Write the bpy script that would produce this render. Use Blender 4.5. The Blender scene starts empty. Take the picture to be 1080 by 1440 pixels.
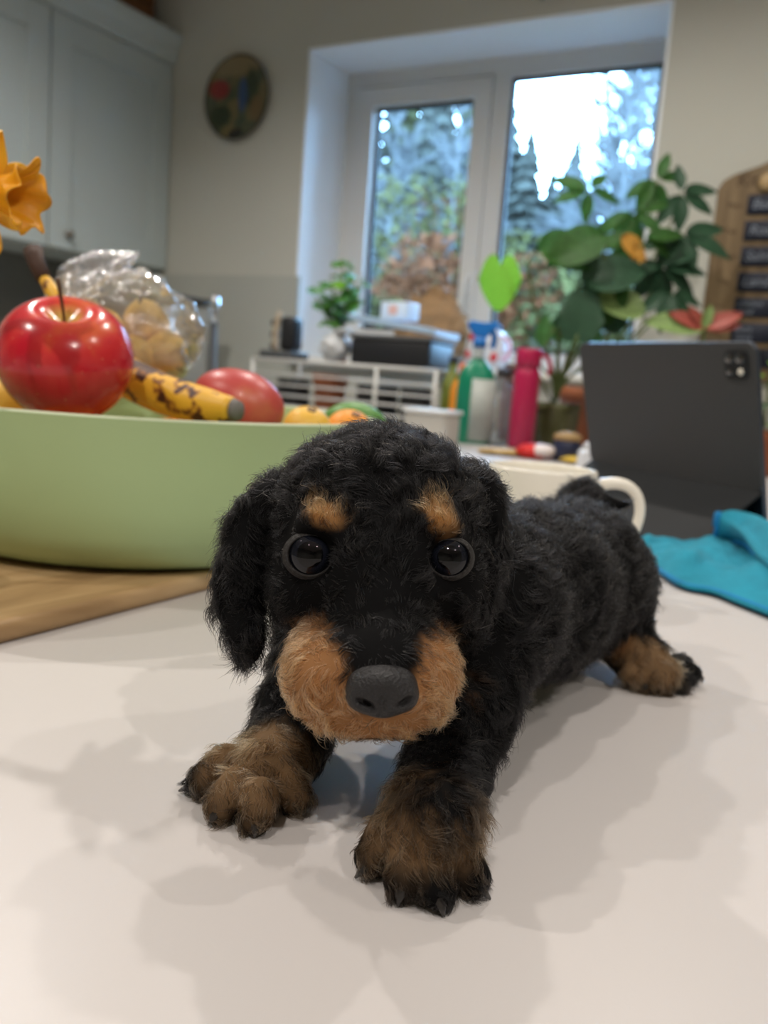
import bpy, bmesh, math, random
import numpy as np
from mathutils import Vector, Matrix, Euler, Quaternion, noise as mnoise

random.seed(7)
rng = np.random.default_rng(7)
scene = bpy.context.scene
COL = scene.collection

# ------------------------------------------------------------------ camera, sky, lights, exposure
TZ = 0.90            # height of the table top above the floor
EYE = 0.14           # lens height above the table top
FPX = 1240.0         # focal length for a 1080 x 1440 frame
PITCH = math.atan(190 / 1240.0)
ROLL = math.atan(0.075)
FW = np.array([0, math.cos(PITCH), -math.sin(PITCH)])
_r0 = np.array([1.0, 0, 0]); _u0 = np.cross(_r0, FW)
RT = math.cos(ROLL) * _r0 + math.sin(ROLL) * _u0
UP = math.cos(ROLL) * _u0 - math.sin(ROLL) * _r0
CAM = np.array([0, 0, TZ + EYE])

cam_data = bpy.data.cameras.new('camera')
cam_data.sensor_fit = 'VERTICAL'
cam_data.sensor_height = 24.0
cam_data.lens = 24.0 * FPX / 1440.0
cam_data.clip_start = 0.01
cam_data.dof.use_dof = True
cam_data.dof.focus_distance = 0.262
cam_data.dof.aperture_fstop = 8.5
cam = bpy.data.objects.new('camera', cam_data)
COL.objects.link(cam)
cam.matrix_world = Matrix(((RT[0], UP[0], -FW[0], CAM[0]), (RT[1], UP[1], -FW[1], CAM[1]),
                           (RT[2], UP[2], -FW[2], CAM[2]), (0, 0, 0, 1)))
scene.camera = cam

world = bpy.data.worlds.new('overcast_sky')
scene.world = world
world.use_nodes = True
wn = world.node_tree.nodes; wl = world.node_tree.links
wn['Background'].inputs['Color'].default_value = (0.31, 0.60, 1.0, 1)
wn['Background'].inputs['Strength'].default_value = 33.0

vs = scene.view_settings
vs.view_transform = 'Standard'
vs.look = 'None'
vs.gamma = 1.0
vs.use_curve_mapping = False
vs.exposure = 0.0

# the room is turned 28.8 degrees to the lens: u runs along the window wall, v towards it
YAW = math.radians(28.8)
VN = np.array([math.sin(YAW), math.cos(YAW), 0])
UT = np.array([math.cos(YAW), -math.sin(YAW), 0])
ROOMROT = -YAW
def RM(u, v, z):                      # room coordinates, z above the table top
    return UT * u + VN * v + np.array([0, 0, TZ + z])
def ray(px, py):
    return FW + RT * (px - 540) / FPX + UP * (720 - py) / FPX
def P(px, py, d):                     # a point at depth d
    return CAM + ray(px, py) * d
def G(px, py, z=0.0):                 # a point at height z above the table top
    r = ray(px, py); return CAM + r * ((z - EYE) / r[2])
def S(px, d): return px * d / FPX

CEIL = 1.62                           # ceiling above the table top
DOWNLIGHTS = [(0.56, 1.45, 5.2), (-0.05, 1.72, 7.0), (-0.98, 1.62, 9.6), (1.15, 0.20, 3.8), (-0.25, -0.85, 9.5), (0.85, -0.95, 8.5), (-1.25, 0.2, 6.5)]  # the two behind the camera are added as frontal fill

# ------------------------------------------------------------------ helpers
def tag(o, label=None, cat=None, group=None, kind=None):
    if label: o['label'] = label
    if cat: o['category'] = cat
    if group: o['group'] = group
    if kind: o['kind'] = kind
    return o
def empty(name, loc=(0, 0, 0), rz=0.0):
    o = bpy.data.objects.new(name, None)
    o.empty_display_size = 0.02
    COL.objects.link(o); o.location = loc; o.rotation_euler = (0, 0, rz)
    return o
def thing(name, label, cat, loc=(0, 0, 0), rz=0.0, group=None):
    return tag(empty(name, loc, rz), label, cat, group)
def copy_tree(o, parent=None):
    c = o.copy(); COL.objects.link(c); c.parent = parent
    for ch in list(o.children): copy_tree(ch, c)
    return c

class MB:
    """collects simple shapes, then becomes ONE mesh object"""
    def __init__(s): s.v = []; s.f = []; s.sm = []
    def add(s, vs_, fs, smooth=True):
        b = len(s.v); s.v += [tuple(float(c) for c in p) for p in vs_]
        for q in fs: s.f.append(tuple(i + b for i in q)); s.sm.append(smooth)
        return s
    def box(s, c, d, rot=None):
        c = np.array(c, float); d = np.array(d, float) / 2
        V = []
        for x in (-1, 1):
            for y in (-1, 1):
                for z in (-1, 1):
                    p = np.array([x, y, z]) * d
                    if rot is not None: p = np.array(rot @ Vector(p))
                    V.append(c + p)
        return s.add(V, [(0, 1, 3, 2), (4, 6, 7, 5), (0, 4, 5, 1), (2, 3, 7, 6), (0, 2, 6, 4), (1, 5, 7, 3)], False)
    def bevbox(s, c, d, r, seg=3):
        bm = bmesh.new(); bmesh.ops.create_cube(bm, size=1)
        for v in bm.verts: v.co = Vector((v.co.x * d[0], v.co.y * d[1], v.co.z * d[2]))
        bmesh.ops.bevel(bm, geom=list(bm.edges), offset=r, segments=seg, profile=0.5, affect='EDGES')
        bm.verts.index_update()
        s.add([(v.co.x + c[0], v.co.y + c[1], v.co.z + c[2]) for v in bm.verts], [[v.index for v in f.verts] for f in bm.faces], True)
        bm.free(); return s
    def tube(s, pts, rad, n=10, cap=True, flat=None):
        pts = [np.array(p, float) for p in pts]; m = len(pts)
        rad = [rad] * m if np.isscalar(rad) else list(rad)
        tang = [pts[min(i + 1, m - 1)] - pts[max(i - 1, 0)] for i in range(m)]
        tang = [x / (np.linalg.norm(x) + 1e-12) for x in tang]
        a = np.array([0, 0, 1.0]) if abs(tang[0][2]) < 0.9 else np.array([1.0, 0, 0])
        V = []
        for i in range(m):
            a = a - tang[i] * (a @ tang[i]); a /= np.linalg.norm(a) + 1e-12
            b = np.cross(tang[i], a)
            for k in range(n):
                th = 2 * math.pi * k / n
                V.append(pts[i] + rad[i] * (math.cos(th) * a * (flat or 1.0) + math.sin(th) * b))
        F = [(i * n + k, i * n + (k + 1) % n, (i + 1) * n + (k + 1) % n, (i + 1) * n + k) for i in range(m - 1) for k in range(n)]
        if cap: F += [tuple(range(n - 1, -1, -1)), tuple((m - 1) * n + k for k in range(n))]
        return s.add(V, F)
    def lathe(s, prof, n=32, c=(0, 0, 0), close=False):
        m = len(prof); V = []
        for r, z in prof:
            for k in range(n):
                th = 2 * math.pi * k / n
                V.append((c[0] + r * math.cos(th), c[1] + r * math.sin(th), c[2] + z))
        F = [(i * n + k, i * n + (k + 1) % n, (i + 1) * n + (k + 1) % n, (i + 1) * n + k) for i in range(m - 1) for k in range(n)]
        if close: F += [tuple(range(n - 1, -1, -1)), tuple((m - 1) * n + k for k in range(n))]
        return s.add(V, F)
    def ball(s, c, r, n=16, m=10, fn=None):
        r = (r, r, r) if np.isscalar(r) else r; V = []
        for i in range(m + 1):
            ph = math.pi * i / m
            for k in range(n):
                th = 2 * math.pi * k / n
                p = np.array([math.sin(ph) * math.cos(th), math.sin(ph) * math.sin(th), math.cos(ph)])
                q = p * (fn(p) if fn else 1.0) * np.array(r)
                V.append(np.array(c) + q)
        F = [(i * n + k, (i + 1) * n + k, (i + 1) * n + (k + 1) % n, i * n + (k + 1) % n) for i in range(m) for k in range(n)]
        return s.add(V, F)
    def grid(s, fn, nu, nv, thick=0.0):
        pts = np.array([[fn(i / nu, j / nv) for j in range(nv + 1)] for i in range(nu + 1)], float)
        V = list(pts.reshape(-1, 3)); w = nv + 1
        F = [(i * w + j, (i + 1) * w + j, (i + 1) * w + j + 1, i * w + j + 1) for i in range(nu) for j in range(nv)]
        return s.add(V, F)
    def prism(s, poly, z0, z1):       # polygon in xy extruded in z
        k = len(poly)
        V = [(x, y, z0) for x, y in poly] + [(x, y, z1) for x, y in poly]
        F = [tuple(range(k - 1, -1, -1)), tuple(range(k, 2 * k))] + [(i, (i + 1) % k, k + (i + 1) % k, k + i) for i in range(k)]
        return s.add(V, F, False)
    def build(s, name, mat_, parent=None, loc=(0, 0, 0), rz=0.0, merge=False):
        me = bpy.data.meshes.new(name)
        me.from_pydata(s.v, [], s.f)
        me.polygons.foreach_set('use_smooth', s.sm)
        if merge:
            bm = bmesh.new(); bm.from_mesh(me)
            bmesh.ops.remove_doubles(bm, verts=bm.verts, dist=1e-6)
            bmesh.ops.recalc_face_normals(bm, faces=bm.faces)
            bm.to_mesh(me); bm.free()
        me.update()
        o = bpy.data.objects.new(name, me); COL.objects.link(o)
        if mat_ is not None: me.materials.append(mat_)
        if parent is not None: o.parent = parent
        o.location = loc; o.rotation_euler = (0, 0, rz)
        return o

def mat(name, col, rough=0.5, metal=0.0, spec=0.5, coat=0.0, trans=0.0, ior=1.45, emit=None, estr=0.0,
        bump=0.0, bscale=50.0, var=0.0, vscale=20.0, sss=0.0, alpha=1.0, sheen=0.0):
    m = bpy.data.materials.new(name); m.use_nodes = True
    nt = m.node_tree; N = nt.nodes; L = nt.links; b = N['Principled BSDF']
    b.inputs['Base Color'].default_value = (*col, 1); b.inputs['Roughness'].default_value = rough
    b.inputs['Metallic'].default_value = metal; b.inputs['Specular IOR Level'].default_value = spec
    b.inputs['Coat Weight'].default_value = coat; b.inputs['Transmission Weight'].default_value = trans
    b.inputs['IOR'].default_value = ior; b.inputs['Alpha'].default_value = alpha
    b.inputs['Sheen Weight'].default_value = sheen
    if sss:
        b.inputs['Subsurface Weight'].default_value = sss
        b.inputs['Subsurface Radius'].default_value = (0.01, 0.005, 0.003)
    if emit:
        b.inputs['Emission Color'].default_value = (*emit, 1); b.inputs['Emission Strength'].default_value = estr
    if bump or var:
        tc = N.new('ShaderNodeTexCoord')
    if var:
        nz = N.new('ShaderNodeTexNoise'); nz.inputs['Scale'].default_value = vscale; nz.inputs['Detail'].default_value = 4
        L.new(tc.outputs['Object'], nz.inputs['Vector'])
        hv = N.new('ShaderNodeMapRange'); hv.inputs['From Min'].default_value = 0.3; hv.inputs['From Max'].default_value = 0.7
        hv.inputs['To Min'].default_value = 1 - var; hv.inputs['To Max'].default_value = 1 + var
        L.new(nz.outputs['Fac'], hv.inputs['Value'])
        mx = N.new('ShaderNodeVectorMath'); mx.operation = 'SCALE'; mx.inputs[0].default_value = col
        L.new(hv.outputs['Result'], mx.inputs['Scale']); L.new(mx.outputs['Vector'], b.inputs['Base Color'])
    if bump:
        n2 = N.new('ShaderNodeTexNoise'); n2.inputs['Scale'].default_value = bscale; n2.inputs['Detail'].default_value = 5
        L.new(tc.outputs['Object'], n2.inputs['Vector'])
        bp = N.new('ShaderNodeBump'); bp.inputs['Strength'].default_value = bump; bp.inputs['Distance'].default_value = 0.002
        L.new(n2.outputs['Fac'], bp.inputs['Height']); L.new(bp.outputs['Normal'], b.inputs['Normal'])
    return m
def nodes(m): return m.node_tree.nodes, m.node_tree.links, m.node_tree.nodes['Principled BSDF']
def ramp(N, stops, interp='LINEAR'):
    r = N.new('ShaderNodeValToRGB'); e = r.color_ramp.elements; r.color_ramp.interpolation = interp
    while len(e) > 1: e.remove(e[-1])
    e[0].position = stops[0][0]; e[0].color = (*stops[0][1], 1)
    for p_, c_ in stops[1:]:
        x = e.new(p_); x.color = (*c_, 1)
    return r
def clear_plastic(name, tint=(1, 1, 1), gloss=0.5, rough=0.08, bump=0.0, bscale=30, haze=0.0):
    """thin clear sheet: transparent with a glossy film, some milky scatter"""
    m = bpy.data.materials.new(name); m.use_nodes = True; N = m.node_tree.nodes; L = m.node_tree.links
    N.remove(N['Principled BSDF']); out = N['Material Output']
    tr = N.new('ShaderNodeBsdfTransparent'); tr.inputs['Color'].default_value = (*tint, 1)
    gl = N.new('ShaderNodeBsdfGlossy'); gl.inputs['Roughness'].default_value = rough
    fr = N.new('ShaderNodeFresnel'); fr.inputs['IOR'].default_value = 1.5
    mul = N.new('ShaderNodeMath'); mul.operation = 'MULTIPLY'; mul.inputs[1].default_value = gloss * 2; mul.use_clamp = True
    L.new(fr.outputs['Fac'], mul.inputs[0])
    mx = N.new('ShaderNodeMixShader'); L.new(mul.outputs[0], mx.inputs['Fac']); L.new(tr.outputs[0], mx.inputs[1]); L.new(gl.outputs[0], mx.inputs[2])
    last = mx
    if haze:
        df = N.new('ShaderNodeBsdfDiffuse'); df.inputs['Color'].default_value = (0.85, 0.87, 0.9, 1)
        m2 = N.new('ShaderNodeMixShader'); m2.inputs['Fac'].default_value = haze
        L.new(mx.outputs[0], m2.inputs[1]); L.new(df.outputs[0], m2.inputs[2]); last = m2
    if bump:
        tc = N.new('ShaderNodeTexCoord'); nz = N.new('ShaderNodeTexNoise'); nz.inputs['Scale'].default_value = bscale; nz.inputs['Detail'].default_value = 3
        L.new(tc.outputs['Object'], nz.inputs['Vector'])
        bp = N.new('ShaderNodeBump'); bp.inputs['Strength'].default_value = bump; bp.inputs['Distance'].default_value = 0.004
        L.new(nz.outputs['Fac'], bp.inputs['Height']); L.new(bp.outputs['Normal'], gl.inputs['Normal']); L.new(bp.outputs['Normal'], fr.inputs['Normal'])
    L.new(last.outputs[0], out.inputs['Surface'])
    return m
# ------------------------------------------------------------------ the room
def struct(o): o['kind'] = 'structure'; return o
WV = 2.6                        # window wall
UL = -2.79                      # wall behind the cabinets
UR = 2.6; VF = -2.4
ZF = -TZ
M_wall = mat('wall_paint', (0.49, 0.49, 0.435), 0.75, var=0.05, vscale=1.3, bump=0.05, bscale=120)
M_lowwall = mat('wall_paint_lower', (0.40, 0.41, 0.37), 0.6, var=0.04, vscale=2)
M_ceil = mat('ceiling_paint', (0.8, 0.79, 0.76), 0.8)
M_floor = mat('floor_tile', (0.30, 0.25, 0.20), 0.5, var=0.2, vscale=3)
M_upvc = mat('window_frame_plastic', (0.66, 0.66, 0.64), 0.35)
M_reveal = mat('reveal_daylight_tint', (0.80, 0.86, 0.92), 0.7)  # white paint with the blue of the daylight mixed into its colour
M_gasket = mat('black_gasket', (0.02, 0.025, 0.035), 0.5)
M_white = mat('white_gloss', (0.82, 0.81, 0.78), 0.3)

rz = ROOMROT
o0 = tuple(RM(0, 0, 0))
def room_obj(mb, name, m): return mb.build(name, m, None, o0, rz)     # mesh given in (u, v, z above table)
# window opening: u -1.85 .. -0.648, z 0.16 .. 1.21
W0, W1, WZ0, WZ1, RD = -1.85, -0.648, 0.165, 1.212, 0.25
mb = MB()
for (a, b, c, d) in ((UL, W0, ZF, CEIL), (W1, UR, ZF, CEIL), (W0, W1, ZF, WZ0), (W0, W1, WZ1, CEIL)):
    mb.box(((a + b) / 2, WV + 0.16, (c + d) / 2), (b - a, 0.32, d - c))
struct(room_obj(mb, 'wall_window', M_wall))
struct(room_obj(MB().box((UL - 0.05, (VF + WV) / 2, (ZF + CEIL) / 2), (0.1, WV - VF, CEIL - ZF)), 'wall_left', M_wall))
struct(room_obj(MB().box((UR + 0.05, (VF + WV) / 2, (ZF + CEIL) / 2), (0.1, WV - VF, CEIL - ZF)), 'wall_right', M_wall))
struct(room_obj(MB().box(((UL + UR) / 2, VF - 0.05, (ZF + CEIL) / 2), (UR - UL, 0.1, CEIL - ZF)), 'wall_front', M_wall))
struct(room_obj(MB().box(((UL + UR) / 2, (VF + WV) / 2, ZF - 0.05), (UR - UL, WV - VF, 0.1)), 'floor', M_floor))
struct(room_obj(MB().box(((UL + UR) / 2, (VF + WV) / 2, CEIL + 0.05), (UR - UL, WV - VF, 0.1)), 'ceiling', M_ceil))
# smooth painted plaster lining of the reveal
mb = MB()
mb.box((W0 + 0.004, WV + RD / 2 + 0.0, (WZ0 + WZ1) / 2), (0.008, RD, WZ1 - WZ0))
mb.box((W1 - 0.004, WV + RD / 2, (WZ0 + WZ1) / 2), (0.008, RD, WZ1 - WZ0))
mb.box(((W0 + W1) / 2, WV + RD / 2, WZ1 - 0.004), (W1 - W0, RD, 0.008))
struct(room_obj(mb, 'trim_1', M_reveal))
struct(room_obj(MB().bevbox(((W0 + W1) / 2, WV + 0.105, WZ0 + 0.012), (W1 - W0 - 0.018, 0.29, 0.024), 0.006), 'trim_2', M_white))
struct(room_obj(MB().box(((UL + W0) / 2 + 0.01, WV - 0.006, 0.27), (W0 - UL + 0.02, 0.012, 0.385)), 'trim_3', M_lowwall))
# window: outer frame, mullion, opening sash, panes
win = empty('window_1', o0, rz); struct(win)
FV = WV + RD
z0, z1 = WZ0 + 0.024, WZ1 - 0.008
u0, u1 = W0 + 0.008, W1 - 0.008
uM0, uM1 = -1.272, -1.225
fr = MB(); dep = 0.06
fr.box(((u0 + -1.79) / 2, FV + dep / 2, (z0 + z1) / 2), (-1.79 - u0, dep, z1 - z0))
fr.box(((u1 + u1 - 0.05) / 2, FV + dep / 2, (z0 + z1) / 2), (0.05, dep, z1 - z0))
fr.box(((u0 + u1) / 2, FV + dep / 2 - 0.0005, z1 - 0.025), (u1 - u0, dep, 0.05))
fr.box(((u0 + u1) / 2, FV + dep / 2 - 0.0005, z0 + 0.025), (u1 - u0, dep, 0.05))
fr.build('window_frame', M_upvc, win)
MB().box(((uM0 + uM1) / 2, FV + dep / 2 - 0.001, (z0 + z1) / 2), (uM1 - uM0, dep, z1 - z0 - 0.1)).build('mullion', M_upvc, win)
# opening sash on the left, proud of the frame
sa = MB(); s0, s1, sz0, sz1 = -1.788, -1.274, z0 + 0.055, 1.148
gw = 0.062
sa.box((s0 + gw / 2, FV + 0.02, (sz0 + sz1) / 2), (gw, 0.06, sz1 - sz0)); sa.box((s1 - gw / 2, FV + 0.02, (sz0 + sz1) / 2), (gw, 0.06, sz1 - sz0))
sa.box(((s0 + s1) / 2, FV + 0.0197, sz1 - gw / 2), (s1 - s0 - 0.001, 0.06, gw)); sa.box(((s0 + s1) / 2, FV + 0.0197, sz0 + gw / 2), (s1 - s0 - 0.001, 0.06, gw))
sash = sa.build('sash', M_upvc, win)
def gasket(a, b, c, d, v, par):
    g = MB(); w = 0.012
    g.box((a + w / 2, v, (c + d) / 2), (w, 0.012, d - c)); g.box((b - w / 2, v, (c + d) / 2), (w, 0.012, d - c))
    g.box(((a + b) / 2, v, d - w / 2), (b - a, 0.0118, w)); g.box(((a + b) / 2, v, c + w / 2), (b - a, 0.0118, w))
    g.build('gasket', M_gasket, par)
gasket(s0 + gw, s1 - gw, sz0 + gw, sz1 - gw, FV + 0.03, sash)
hn = MB(); hn.bevbox((s1 - 0.03, FV - 0.02, 0.47), (0.022, 0.02, 0.07), 0.004); hn.bevbox((s1 - 0.03, FV - 0.038, 0.43), (0.018, 0.014, 0.12), 0.004)
hn.build('handle', M_upvc, sash)
M_glass = clear_plastic('window_glass', (0.93, 0.96, 0.96), gloss=0.5, rough=0.0)
MB().box(((s0 + s1) / 2, FV + 0.035, (sz0 + sz1) / 2), (s1 - s0 - 2 * gw, 0.004, sz1 - sz0 - 2 * gw)).build('pane', M_glass, win)
g0, g1, gz0, gz1 = uM1, u1 - 0.05, z0 + 0.05, z1 - 0.05
bd = MB(); bw = 0.014
bd.box((g0 + bw / 2, FV + 0.012, (gz0 + gz1) / 2), (bw, 0.03, gz1 - gz0)); bd.box((g1 - bw / 2, FV + 0.012, (gz0 + gz1) / 2), (bw, 0.03, gz1 - gz0))
bd.box(((g0 + g1) / 2, FV + 0.0118, gz1 - bw / 2), (g1 - g0, 0.03, bw)); bd.box(((g0 + g1) / 2, FV + 0.0118, gz0 + bw / 2), (g1 - g0, 0.03, bw))
bd.build('glazing_bead', M_upvc, win)
gasket(g0 + bw, g1 - bw, gz0 + bw, gz1 - bw, FV + 0.02, win)
MB().box(((g0 + g1) / 2, FV + 0.035, (gz0 + gz1) / 2), (g1 - g0 - 2 * bw, 0.004, gz1 - gz0 - 2 * bw)).build('pane', M_glass, win)

# ceiling downlights: housing, diffuser and a lamp each
M_house = mat('downlight_housing', (0.8, 0.8, 0.8), 0.3, metal=0.6)
M_lamp = mat('lamp_glow', (1, 0.95, 0.85), 0.5, emit=(1.0, 0.82, 0.62), estr=6.0)
for i, (x, y, w) in enumerate(DOWNLIGHTS):
    where = ['beyond the table towards the sink', 'straight ahead past the puppy', 'ahead above the fruit bowl side', 'to the right over the tablet',
             'added as frontal fill behind the camera on the left', 'added as frontal fill behind the camera on the right', 'on the left above the cabinets'][i]
    t = thing('ceiling_downlight', 'small round recessed ceiling downlight ' + where, 'downlight', (x, y, TZ + CEIL), 0, 'ceiling downlights')
    MB().lathe([(0.034, -0.001), (0.048, -0.001), (0.05, -0.006), (0.036, -0.008), (0.034, -0.001)], 24).build('housing', M_house, t)
    MB().lathe([(0.0005, -0.003), (0.034, -0.003)], 24).build('diffuser', M_lamp, t)
    ld = bpy.data.lights.new('downlight_beam', 'SPOT'); ld.energy = w * 5.4; ld.color = (1.0, 0.93, 0.86)
    ld.spot_size = math.radians(150); ld.spot_blend = 0.6; ld.shadow_soft_size = 0.016
    lo = bpy.data.objects.new('downlight_beam', ld); COL.objects.link(lo); lo.parent = t; lo.location = (0, 0, -0.02)

# white table the puppy stands on
M_table = mat('white_laminate', (0.57, 0.54, 0.525), 0.36, spec=0.3, var=0.01, vscale=3)
tb = thing('white_table', 'white glossy kitchen table top the puppy stands on', 'table', tuple(RM(-0.1, 0.3, 0)), rz)
MB().bevbox((0, 0.4, -0.019), (1.7, 2.4, 0.038), 0.004).build('table_top', M_table, tb)
for sx in (-1, 1):
    for sy in (-1, 1):
        MB().bevbox((sx * 0.76, 0.4 + sy * 1.1, (-TZ - 0.0381) / 2), (0.07, 0.07, TZ - 0.0381), 0.004).build('leg', M_white, tb)
# ------------------------------------------------------------------ the puppy: one smooth blended body
def surface_nets(Sd, org, h):
    """iso-surface of a grid of distances as quads"""
    nx, ny, nz = Sd.shape
    ins = Sd < 0
    cnt = np.zeros((nx - 1, ny - 1, nz - 1), np.int32); acc = np.zeros((nx - 1, ny - 1, nz - 1, 3), np.float32)
    corners = [(i, j, k) for i in (0, 1) for j in (0, 1) for k in (0, 1)]
    def sl(c): return tuple(slice(o_, o_ + n_ - 1) for o_, n_ in zip(c, Sd.shape))
    for a in corners:
        for ax in range(3):
            if a[ax] == 1: continue
            b = list(a); b[ax] = 1; b = tuple(b)
            sa_, sb_ = Sd[sl(a)], Sd[sl(b)]
            cr = (sa_ < 0) != (sb_ < 0)
            idx = np.nonzero(cr)
            t_ = sa_[idx] / (sa_[idx] - sb_[idx])
            pos = np.array(a, np.float32)[None, :].repeat(len(t_), 0); pos[:, ax] += t_
            acc[idx] += pos; cnt[idx] += 1
    cells = np.nonzero(cnt)
    ids = -np.ones(cnt.shape, np.int64); ids[cells] = np.arange(len(cells[0]))
    V = (np.stack(cells, 1) + acc[cells] / cnt[cells][:, None]) * h + org
    Q = []
    for ax in range(3):
        s0 = [slice(None)] * 3; s1 = [slice(None)] * 3
        s0[ax] = slice(0, -1); s1[ax] = slice(1, None)
        A, B = ins[tuple(s0)], ins[tuple(s1)]
        cr = np.stack(np.nonzero(A != B), 1)
        o1, o2 = [q for q in range(3) if q != ax]
        ok = (cr[:, o1] > 0) & (cr[:, o2] > 0) & (cr[:, o1] < Sd.shape[o1] - 1) & (cr[:, o2] < Sd.shape[o2] - 1)
        cr = cr[ok]
        flip = A[tuple(cr.T)]
        def cid(d1, d2):
            c = cr.copy(); c[:, o1] -= d1; c[:, o2] -= d2
            return ids[tuple(c.T)]
        q = np.stack([cid(1, 1), cid(0, 1), cid(0, 0), cid(1, 0)], 1)
        if ax == 1: flip = ~flip
        q[~flip] = q[~flip][:, ::-1]
        Q.append(q)
    return V, np.concatenate(Q)

class SDF:
    def __init__(s, lo, hi, h):
        s.h = h; s.lo = np.array(lo, float); n = np.ceil((np.array(hi) - lo) / h).astype(int) + 1
        s.ax = [s.lo[i] + h * np.arange(n[i]) for i in range(3)]
        s.D = np.full(tuple(n), 0.05, np.float32)
    def block(s, lo, hi):
        sl = []
        for i in range(3):
            a = max(0, int((lo[i] - s.lo[i]) / s.h)); b = min(len(s.ax[i]), int((hi[i] - s.lo[i]) / s.h) + 2)
            sl.append(slice(a, max(a + 1, b)))
        g = np.stack(np.meshgrid(s.ax[0][sl[0]], s.ax[1][sl[1]], s.ax[2][sl[2]], indexing='ij'), -1).astype(np.float32)
        return tuple(sl), g
    def blend(s, sl, d, k, sub=False):
        D = s.D[sl]
        if sub:
            hh = np.clip(0.5 - 0.5 * (d + D) / k, 0, 1); s.D[sl] = D * (1 - hh) - d * hh + k * hh * (1 - hh)
        else:
            hh = np.clip(0.5 + 0.5 * (d - D) / k, 0, 1); s.D[sl] = d * (1 - hh) + D * hh - k * hh * (1 - hh)
    def cone(s, a, b, ra, rb, k=0.006, sub=False):
        a = np.array(a); b = np.array(b); m = max(ra, rb) + 0.02
        sl, g = s.block(np.minimum(a, b) - m, np.maximum(a, b) + m)
        ab = b - a; t_ = np.clip(((g - a) @ ab) / (ab @ ab + 1e-12), 0, 1)
        d = np.linalg.norm(g - a - t_[..., None] * ab, axis=-1) - (ra + (rb - ra) * t_)
        s.blend(sl, d, k, sub)
    def ell(s, c, r, k=0.006, A=None, sub=False):
        c = np.array(c); r = np.array(r, float); m = r.max() + 0.02
        sl, g = s.block(c - m, c + m)
        q = (g - c) @ (A.T if A is not None else np.eye(3))
        k0 = np.linalg.norm(q / r, axis=-1); k1 = np.linalg.norm(q / (r * r), axis=-1)
        s.blend(sl, k0 * (k0 - 1) / (k1 + 1e-9), k, sub)
    def sample(s, p):
        q = (np.asarray(p) - s.lo) / s.h; i = np.floor(q).astype(int)
        for a in range(3): i[..., a] = np.clip(i[..., a], 0, s.D.shape[a] - 2)
        f_ = np.clip(q - i, 0, 1); out = 0
        for dx in (0, 1):
            for dy in (0, 1):
                for dz in (0, 1):
                    w = (f_[..., 0] if dx else 1 - f_[..., 0]) * (f_[..., 1] if dy else 1 - f_[..., 1]) * (f_[..., 2] if dz else 1 - f_[..., 2])
                    out = out + w * s.D[i[..., 0] + dx, i[..., 1] + dy, i[..., 2] + dz]
        return out
    def grad(s, p):
        e = s.h; g = []
        for a in range(3):
            d = np.zeros(3); d[a] = e
            g.append(s.sample(p + d) - s.sample(p - d))
        g = np.stack(g, -1); return g / (np.linalg.norm(g, axis=-1, keepdims=True) + 1e-9)
    def hit(s, px, py, d0=0.15, d1=0.6):
        ds = np.arange(d0, d1, 0.0004); pts = CAM + ray(px, py)[None] * ds[:, None]
        v = s.sample(pts); i = np.nonzero(v < 0)[0]
        return ds[i[0]] if len(i) else None

def fmesh(name, V, Q, m, parent=None):
    me = bpy.data.meshes.new(name)
    me.vertices.add(len(V)); me.vertices.foreach_set('co', np.asarray(V, np.float32).ravel())
    me.loops.add(Q.size); me.loops.foreach_set('vertex_index', Q.astype(np.int32).ravel())
    me.polygons.add(len(Q)); me.polygons.foreach_set('loop_start', np.arange(0, Q.size, Q.shape[1], dtype=np.int32))
    me.polygons.foreach_set('use_smooth', np.ones(len(Q), bool))
    me.update(calc_edges=True); me.validate()
    me.materials.append(m)
    o = bpy.data.objects.new(name, me); COL.objects.link(o); o.parent = parent
    return o

CA = np.stack([RT, UP, FW])           # the head's own axes: it looks straight back at the lens
def inplane(deg):                     # axes turned about the viewing direction
    c, s_ = math.cos(math.radians(deg)), math.sin(math.radians(deg))
    return np.stack([c * RT + s_ * UP, -s_ * RT + c * UP, FW])
def E(sd, px, py, d, rx, ry, rf, k=0.006, rot=0, sub=False):
    sd.ell(P(px, py, d), (S(rx, d), S(ry, d), rf), k, inplane(rot), sub)
def Cn(sd, a, b, ra, rb, k=0.008): sd.cone(P(*a), P(*b), ra, rb, k)
def Gz(px, py, z): return G(px, py, z)

sd = SDF((-0.10, 0.185, TZ - 0.006), (0.215, 0.56, TZ + 0.15), 0.0013)
# trunk
Cn(sd, (640, 850, 0.335), (735, 832, 0.385), 0.034, 0.036, 0.01)
Cn(sd, (735, 832, 0.385), (800, 812, 0.43), 0.036, 0.0355, 0.01)
Cn(sd, (800, 812, 0.43), (832, 818, 0.452), 0.035, 0.031, 0.01)
Cn(sd, (560, 800, 0.315), (650, 840, 0.345), 0.031, 0.034, 0.012)      # neck
E(sd, 590, 880, 0.318, 92, 90, 0.032, 0.012)                           # chest
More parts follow.
